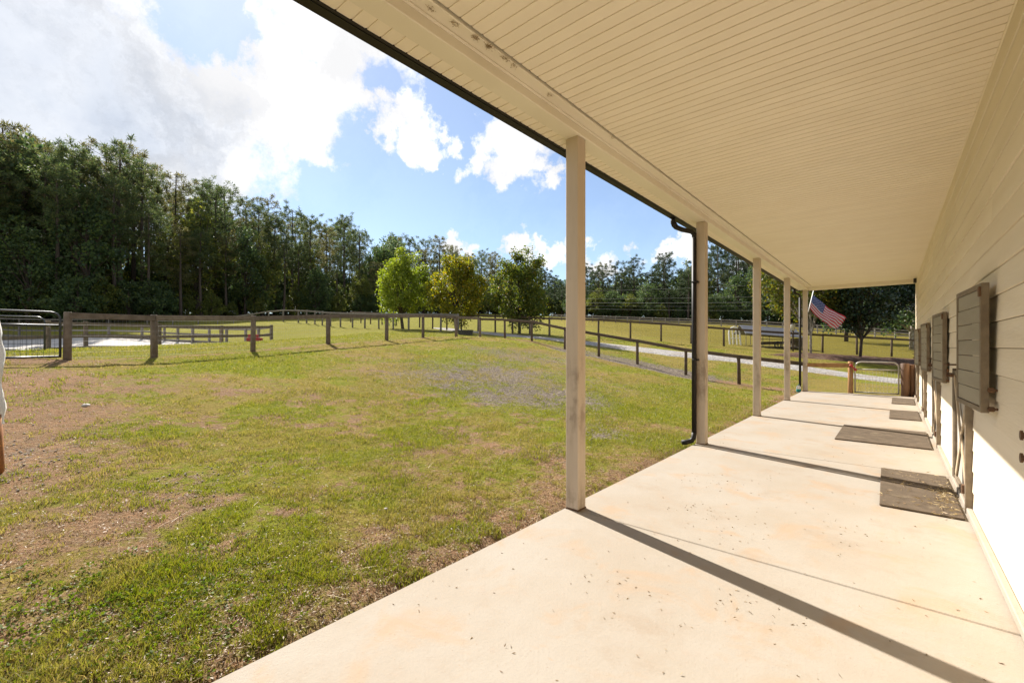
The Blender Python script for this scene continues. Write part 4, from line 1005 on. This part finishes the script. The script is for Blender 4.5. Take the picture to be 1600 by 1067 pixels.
def broad_proto(h, seed, mat, rx=.28, base=.2, nclump=110, per=46, leaf=.2, bark='bark', lumpy=.5, shape=1.0, ntop=0, trunk_r=.016, droop=.0):
    rng = np.random.default_rng(seed); tr = MB()
    zs = np.linspace(0, .75, 6); spine = [Vector((rng.normal() * .012 * h, rng.normal() * .012 * h, z * h)) for z in zs]; spine[0] = Vector((0, 0, -.3))
    tr.tube(spine, [h * trunk_r * (1.12 - z) + .01 for z in zs], 8)
    C, Dn = [], []; cz_ = base + (1 - base) * .45
    for i in range(nclump):
        d = rand_dirs(1, rng, .12)[0]; u = rng.uniform(.45, 1.0) ** .6
        lob = 1 + lumpy * (math.sin(d[0] * 4.1 + seed) * math.sin(d[1] * 3.7 + seed * 2) * .6 + rng.normal() * .16)
        zz = d[2] * (1 - cz_ if d[2] > 0 else cz_ - base)
        wid = rx * (1 - .35 * max(0, d[2]) * shape)
        c = np.array([d[0] * wid, d[1] * wid, 0]) * h * u * lob + np.array([0, 0, (cz_ + zz * u * min(lob, 1.12)) * h])
        if rng.random() < .4:
            p0 = spine[min(5, 1 + int(rng.integers(0, 5)))]; p1 = Vector(c); pm_ = p0.lerp(p1, .5) + ZAX * .05 * h
            if p1.z > p0.z - .05 * h: tr.tube([p0, pm_, p1], [h * .006, h * .004, h * .002], 4, False)
        dr = rand_dirs(per, rng, .1 - droop); rad = h * rx * .22
        C.append(c[None] + dr * (rng.uniform(0, 1, (per, 1)) ** .6) * rad * rng.uniform(.7, 1.3)); Dn.append(dr * .6 + rng.normal(size=(per, 3)) * .6 + np.array([[0, 0, -.15 - droop]]))
    me = leaves_mesh('crown', np.concatenate(C), np.concatenate(Dn), leaf, rng, mat, .75)
    return tr.mesh('trunk', M[bark], (0, 0, 0), True), me
def plant(name, label, cat, proto, loc, s, rz, group=None, sxy=None):
    t = thing(name, label, cat, loc, group); t.rotation_euler = (0, 0, rz); sx = sxy or s; t.scale = (sx, sx, s)
    for nm, me in zip(('trunk', 'crown'), proto):
        o = bpy.data.objects.new(nm, me); COL.objects.link(o); o.parent = t
    return t
PH = 22.0
pines = [pine_proto(PH, 101, M['pine1']), pine_proto(PH, 102, M['pine1'], .5, .15), pine_proto(PH, 103, M['pine2'], .45, .18), pine_proto(PH, 104, M['pine2'], .35, .16), pine_proto(PH, 105, M['pine3'], .18, .2, 60), pine_proto(PH, 106, M['pine3'], .3, .18, 50), pine_proto(PH, 107, M['pine3'], .4, .17, 44)]
BHT = 14.0
broads = [broad_proto(BHT, 201, M['leafd'], .24, .08, 130, 44, .30), broad_proto(BHT, 202, M['leafm'], .26, .12, 130, 44, .30), broad_proto(BHT, 203, M['leafd'], .3, .06, 120, 48, .32)]
shrubs = [broad_proto(4.5, 211, M['leafd'], .42, .0, 80, 40, .20), broad_proto(4.5, 212, M['leafm'], .38, .02, 80, 40, .20)]
TOPS = [(-330, 170), (0, 198), (30, 208), (60, 206), (90, 232), (120, 230), (150, 236), (190, 236), (215, 240), (235, 250), (252, 274), (300, 282), (330, 296), (355, 300), (380, 312), (400, 306), (430, 312), (445, 335), (470, 325), (500, 345), (540, 336), (570, 350), (600, 348),
        (640, 366), (680, 372), (720, 378), (745, 392), (765, 400), (800, 396), (840, 410), (862, 425), (900, 418), (930, 408), (960, 415), (1000, 400), (1040, 402), (1070, 398), (1100, 390), (1160, 370), (1300, 372), (1640, 370)]
ip = lambda tab, x: float(np.interp(x, [a for a, _ in tab], [c for _, c in tab]))
ZONES = [(0, 'left of the lawn gate'), (100, 'straight above the lawn gate'), (240, 'above the first fence bay'), (395, 'above the second fence bay'), (513, 'above the third fence bay'), (576, 'just left of the bright green young tree'),
         (680, 'behind the bright green young tree'), (760, 'behind the yellowing young tree'), (884, 'behind the dark young tree'), (1086, 'between the two nearest porch posts'), (1176, 'just right of the long downspout'), (1262, 'left of the flag'), (1345, 'behind the flag'), (9999, 'above the porch gate')]
def zone(px): return next(t for x, t in ZONES if px < x)
ROWN = ['at the wood edge', 'just inside the wood', 'deep in the wood']
def treelabel(kind, px, row):
    t = f'{kind} {ROWN[min(row, 2)]}, {zone(px)}'
    return t, t
rng = np.random.default_rng(77)
for row in range(6):
    px = -260 + rng.uniform(0, 30)
    while px < 1490:
        D = ip(FRONT, px) * (1 + .055 * row) + rng.uniform(-1.2, 1.2) + (0, 1.5, 3.5, 6, 9, 13)[row]
        p = W(px, 500, D); z = G(p.x, p.y)
        ytop = ip(TOPS, px) + 7 + (rng.uniform(-12, 24) if row in (1, 2) else rng.uniform(4, 55)) + (18 if row == 0 else 0)
        H = max(6.0, EYE - (ytop - HY) * D / FPX - z)
        if row == 0 and rng.random() < .42 or row > 0 and rng.random() < (.20 if px < 780 else .12):
            i = int(rng.choice([0, 0, 1, 2, 1])); H2 = min(H, rng.uniform(.5, .95) * H + 2)
            lb, gr = treelabel(['dark leafy tree', 'olive leafy tree', 'broad dark leafy tree'][i], px, row)
            plant('broadleaf_tree', lb, 'tree', broads[i], (p.x, p.y, z), H2 / BHT, rng.uniform(0, 6.28), gr, max(.75, H2 / BHT * .95))
        else:
            i = int(rng.choice([0, 1, 2, 3] if px < 780 else [5, 4, 4, 6, 4, 5, 3]))
            lb, gr = treelabel(['tall dark pine', 'tall narrow dark pine', 'tall olive pine', 'slim olive pine', 'full dark pine', 'bushy dark pine', 'high crowned dark pine'][i], px, row)
            plant('pine_tree', lb, 'tree', pines[i], (p.x, p.y, z), H / PH, rng.uniform(0, 6.28), gr, max(.7, H / PH * rng.uniform(.9, 1.1)))
        px += FPX / D * rng.uniform(2.8, 4.8) * (1 if row < 3 else 1.3)
for row in range(4):
    px = -240
    while px < 1480:
        D = ip(FRONT, px) * (1 + .05 * row) + rng.uniform(-1.5, 1.5) + row * 3.2 - .8
        p = W(px, 500, D); z = G(p.x, p.y); s = rng.uniform(.55, 1.35) * (1 + .28 * row); i = int(rng.random() < .35)
        lb, gr = treelabel(['dark leafy bush', 'olive leafy bush'][i], px, row)
        plant('undergrowth_bush', lb, 'bush', shrubs[i], (p.x, p.y, z), s, rng.uniform(0, 6.28), gr)
        px += FPX / D * rng.uniform(2.4, 4.4)

def orn(name, label, proto, px, py, D, h, hp, rz, sxy=None):
    p = W(px, py, D); plant(name, label, 'tree', proto, (p.x, p.y, G(p.x, p.y)), h / hp, rz, None, sxy)
orn('ornamental_tree', 'bright green young tree by the drive, brightest of the three', broad_proto(6.7, 301, M['leaf1'], .33, .12, 150, 95, .15, 'bark', .6, 1.3), 630, 515, 34.5, 6.05, 6.7, 0, .97)
orn('ornamental_tree', 'yellowing young tree between two green trees by the drive', broad_proto(6.1, 302, M['leaf2'], .37, .10, 165, 95, .15, 'bark', .5, .5), 714, 518, 32.5, 5.5, 6.1, 1, .92)
orn('ornamental_tree', 'dark green young tree near the first porch post', broad_proto(6.3, 303, M['leaf3'], .36, .12, 170, 95, .15, 'bark', .5, .3), 812, 522, 30.3, 5.5, 6.3, 2, .92)
orn('birch_tree', 'pale trunked yellow green tree behind the flag', broad_proto(8.2, 304, M['leafb'], .33, .26, 150, 90, .15, 'bark_l', .6, .7, trunk_r=.007), 1267, 557, 26.6, 8.2, 8.2, .5)
orn('holly_tree', 'dark glossy evergreen tree standing in the mulch beyond the gate', broad_proto(7.6, 305, M['holly'], .37, .24, 230, 90, .16, 'bark', .35, .5, trunk_r=.0085), 1343, 560, 26.3, 7.6, 7.6, 0)
orn('brown_tree', 'dark spreading tree right of the dark evergreen', broad_proto(9.5, 306, M['leafd'], .36, .12, 170, 60, .2, 'bark_l', .6, .7), 1425, 548, 36, 9.5, 9.5, 0)
orn('brown_tree', 'dark green tree behind the pale trunked tree', broad_proto(9.5, 307, M['leafd'], .36, .12, 150, 60, .2, 'bark', .6, .7), 1322, 540, 45, 10, 9.5, 0)

# ------------------------------------------------------------------ power lines
poleA, poleB = W(899, 505, 62), W(1432, 532, 52)
tops = [(455, 446, 1100), (466.5, 462, 1100), (472.5, 470, 1100), (477, 475.5, 1100), (481.5, 482, 1100)]
for p, lb, hh in ((poleA, 'wooden utility pole hidden behind the first porch post', 9.4), (poleB, 'wooden utility pole behind the trees past the gate', 10.5)):
    z = G(p.x, p.y); t = thing('utility_pole', lb, 'pole', (p.x, p.y, z))
    MB().tube([(p.x, p.y, z - .3), (p.x, p.y, z + hh)], [.14, .10], 8).build('pole', M['woodg'], t, (p.x, p.y, z), True)
    MB().beam(Vector((p.x, p.y, z + hh - .5)) - Vector((CS, SN, 0)) * .8, Vector((p.x, p.y, z + hh - .5)) + Vector((CS, SN, 0)) * .8, .1, .1).build('crossarm', M['woodg'], t, (p.x, p.y, z + hh - .5))
names = ['topmost', 'second', 'third and brightest', 'fourth', 'lowest']
for (y0, y1, _), nm, r_ in zip(tops, names, (.014, .014, .022, .010, .014)):
    q0 = W(899, y0 + .4, 62); q1 = W(1432, y1 - (y0 - y1) * 1.6, 52); P = []
    for k in range(25):
        s = k / 24; P.append(q0.lerp(q1, s) - ZAX * (1.0 * 4 * s * (1 - s)) * .25)
    tag(MB().tube(P, r_, 5).build('power_line', M['cable'], None, tuple(q0), True), f'{nm} of the overhead wires crossing in front of the pines', 'wire', 'overhead wires in front of the pines')

# ------------------------------------------------------------------ grass, weeds, litter, pebbles
def blades(name, X, Y, h, w, mat, rng, dry=None, lean=.45):
    n = len(X); Z = zfine(X, Y) - .006
    a = rng.uniform(0, 2 * math.pi, n); ld = rng.uniform(0, 2 * math.pi, n); ln = np.abs(rng.normal(0, lean, n)) * h
    s = np.stack([np.cos(a), np.sin(a), np.zeros(n)], 1) * (w / 2)[:, None]
    b0 = np.stack([X, Y, Z], 1); t = np.stack([np.cos(ld) * ln, np.sin(ld) * ln, h], 1)
    mid = b0 + t * np.array([.35, .35, .6])
    V = np.stack([b0 - s, b0 + s, mid + s * .75, mid - s * .75, b0 + t], 1).reshape(-1, 3)
    o = (np.arange(n) * 5)[:, None]
    F = np.concatenate([o + np.array([[0, 1, 2]]), o + np.array([[0, 2, 3]]), o + np.array([[3, 2, 4]])], 1).reshape(-1, 3)
    me = npmesh(name, V, F, mat, {'dry': np.repeat(dry if dry is not None else np.zeros(n), 5)})
    return place(name, me)
def zfine(x, y):
    fi = np.exp(-np.maximum(0, np.hypot(x, y) - 20) / 20)
    return ground_np(x, y) + ((fbm(x * 2.2, y * 2.2, 40, 4) - .5) * .05 + (fbm(x * .6, y * .6, 44, 3) - .5) * .06) * fi * sstep(-x, 2.4, 3.2)
def sample(n, d0, d1, rng, a0=-54, a1=44):
    t = rng.uniform(R(a0), R(a1), n); D = d0 * (d1 / d0) ** rng.uniform(0, 1, n) ; 
    ang = TH - t; return -np.sin(ang) * D, np.cos(ang) * D, D
rng = np.random.default_rng(5)
road2 = [(p.x, p.y) for p in ROAD]
X, Y, D = sample(760000, 2.0, 30, rng)
ok = (X < -2.33) & ~((Y > 18.2) & (X > -1)) & ~inpoly(X, Y, arena_poly)
X, Y, D = X[ok], Y[ok], D[ok]
ok = dseg(X, Y, road2) > 1.25; X, Y, D = X[ok], Y[ok], D[ok]
dm, gm, ym, lm = masks(X, Y)[:4]
cl2 = .62 * fbm(X * 7.5, Y * 7.5, 61, 3) + .38 * fbm(X * 1.6, Y * 1.6, 67, 3)
pr = np.clip(.05 + 1.1 * sstep(cl2 + .20 * lm - .07 * (ym - .4) - .16 * dm - .22 * gm, .40, .56), .04, 1.1)
ok = rng.uniform(0, 1, len(X)) < pr * .82
X, Y, D, ym, lm, cl2 = X[ok], Y[ok], D[ok], ym[ok], lm[ok], cl2[ok]
hgt = (.010 + .020 * rng.uniform(0, 1, len(X)) ** 1.5) * (1 + .6 * lm + 5 * np.clip(cl2 - .45, 0, .3)) * (1 + .01 * D)
wid = np.maximum(.0045, .00085 * D) * rng.uniform(.7, 1.4, len(X))
dryb = np.clip(ym * .85 + rng.normal(0, .22, len(X)) + .04, 0, 1)
tag(blades('lawn_grass', X, Y, hgt, wid, M['grass'], rng, dryb, .8), 'short patchy lawn grass between porch and fence', 'grass', kind='stuff')
# weeds: rosettes of small round leaves
C, Dn = [], []
for c, r_, a in LUSH[6:8] + LUSH[16:18]:
    n = int(60 * r_ * r_ / .16 * a); n = min(n * 2, 260); xx = rng.normal(c.x, r_ * .9, n); yy = rng.normal(c.y, r_ * .9, n); k = xx < -2.4; xx, yy = xx[k], yy[k]; zz = zfine(xx, yy)
    for x, y, z in zip(xx, yy, zz):
        m_ = int(rng.integers(8, 16)); dr = rand_dirs(m_, rng, .5); dr[:, 2] = np.abs(dr[:, 2]) * .8; C.append(np.array([[x, y, z]]) + dr * rng.uniform(.005, .05, (m_, 1))); Dn.append(dr * np.array([[1, 1, .4]]) + .1)
tag(place('lawn_weeds', leaves_mesh('lawn_weeds', np.concatenate(C), np.concatenate(Dn), .019, rng, M['weed'], .8)), 'low bright green broadleaf weeds in the lawn', 'weeds', kind='stuff')
# litter: straw and dead leaves on the bare strip and lawn
X, Y, D = sample(120000, 2.0, 16, rng); ok = (X < -2.30) & (X > -16) & (Y < 18); X, Y, D = X[ok], Y[ok], D[ok]
dm, gm, ym, lm = masks(X, Y)[:4]; ok = rng.uniform(0, 1, len(X)) < np.clip(.22 + .55 * sstep(X, -4.2, -2.5) + .4 * sstep(dm, .3, .7), 0, 1); X, Y, D = X[ok], Y[ok], D[ok]
Cc = np.stack([X, Y, zfine(X, Y) + .006 + rng.uniform(0, .012, len(X))], 1); dd = rand_dirs(len(X), rng); dd[:, 2] *= .25
tag(place('leaf_litter', leaves_mesh('leaf_litter', Cc, dd, .02, rng, M['litter'], .3)), 'dry straw and dead leaf bits strewn beside the slab', 'leaf litter', kind='stuff')
# long straw stems
n = 260; xx = rng.uniform(-5.2, -2.35, n); yy = rng.uniform(.4, 6, n)
blade_o = blades('straw_stems', xx, yy, rng.uniform(.02, .05, n), np.full(n, .004), M['straw'], rng, None, 3.2); tag(blade_o, 'long dry straw stems lying on the lawn', 'straw', kind='stuff')
# pebbles in the gravel patches
pv = []
for c, r_, a in GRAV:
    n = int(800 * a * min(r_, 1.5) ** 2); xx = rng.normal(c.x, r_ * .85, n); yy = rng.normal(c.y, r_ * .85, n); k = (xx < -2.45) & (yy < 17.9); pv.append(np.stack([xx[k], yy[k]], 1))
t_ = rng.uniform(-12, -4.5, 2600); pv.append(np.stack([t_, rng.normal(18.7, .45, 2600)], 1))
pv = np.concatenate(pv); n = len(pv); zz = zfine(pv[:, 0], pv[:, 1]); rad = rng.uniform(.006, .017, n)
base = np.array([[1, 0, 0], [0, 1, 0], [-1, 0, 0], [0, -1, 0], [0, 0, .8], [0, 0, -.6]]); tri = np.array([[0, 1, 4], [1, 2, 4], [2, 3, 4], [3, 0, 4], [1, 0, 5], [2, 1, 5], [3, 2, 5], [0, 3, 5]])
jit = base[None] * rad[:, None, None] * rng.uniform(.7, 1.3, (n, 6, 1)); ca = rng.uniform(0, 6.28, n); ca, sa = np.cos(ca), np.sin(ca)
jit = np.stack([jit[..., 0] * ca[:, None] - jit[..., 1] * sa[:, None], jit[..., 0] * sa[:, None] + jit[..., 1] * ca[:, None], jit[..., 2]], -1)
V = (jit + np.stack([pv[:, 0], pv[:, 1], zz + .006], 1)[:, None]).reshape(-1, 3); F = (np.arange(n) * 6)[:, None, None] + tri[None]
tag(place('loose_gravel', npmesh('loose_gravel', V, F.reshape(-1, 3), M['peb'])), 'grey gravel scattered in the worn lawn patches', 'gravel', kind='stuff')
# bits on the slab
n = 260; xx = rng.uniform(-2.25, .45, n); yy = 1.5 + 13 * rng.uniform(0, 1, n) ** 1.6
clx = np.concatenate([rng.normal(c[0], c[2], 26) for c in [(-1.4, 4.2, .12), (-1.0, 3.9, .16), (-.6, 2.8, .12), (-1.3, 2.6, .15), (-.2, 4.4, .2), (-1.5, 5.2, .15)]]); cly = np.concatenate([rng.normal(c[1], c[2], 26) for c in [(-1.4, 4.2, .12), (-1.0, 3.9, .16), (-.6, 2.8, .12), (-1.3, 2.6, .15), (-.2, 4.4, .2), (-1.5, 5.2, .15)]])
xx = np.concatenate([xx, clx]); yy = np.concatenate([yy, cly]); n = len(xx)
dd = rand_dirs(n, rng); dd[:, 2] *= .12
tag(place('slab_crumbs', leaves_mesh('slab_crumbs', np.stack([xx, yy, np.full(n, .004)], 1), dd, .019, rng, M['litter'], .3)), 'crumbs of dry leaf and soil on the slab', 'crumbs', kind='stuff')
n = 340; xx = np.concatenate([rng.normal(.40, .05, 230), rng.uniform(-.08, .46, 110)]); yy = np.concatenate([rng.normal(6.0, .32, 230), rng.uniform(5.4, 7.1, 110)])
k = xx < .49; xx, yy = xx[k], yy[k]; n = len(xx); dd = rand_dirs(n, rng); dd[:, 2] *= .15
tag(place('loose_straw', leaves_mesh('loose_straw', np.stack([xx, yy, .026 + rng.uniform(0, .012, n)], 1), dd, .05, rng, M['straw'], .12)), 'loose straw at the first stall door', 'straw', kind='stuff')
# mud and web smudges where the ceiling grooves meet the beam
C, Dn = [], []
for px, py, k in [(673, 8, 40), (711, 32, 50), (743, 54, 90), (764, 68, 110), (790, 87, 70), (803, 97, 50), (860, 145, 35), (957, 212, 30)]:
    t = (px - CX) / FPX; D = (CZ - EYE) * FPX / (HY - py); p = W(px, py, D); C.append(np.stack([rng.normal(p.x, .010, k), rng.normal(p.y, .018, k), np.full(k, CZ - .021) - rng.uniform(0, .004, k)], 1)); Dn.append(rand_dirs(k, rng) * np.array([[1, 1, .1]]))
tag(place('mud_smudges', leaves_mesh('mud_smudges', np.concatenate(C), np.concatenate(Dn), .011, rng, M['smudge'], .3)), 'brown web and mud smudges along the beam edge', 'smudges', kind='stuff')
for o in bpy.data.objects:
    if '_w' in o: del o['_w']
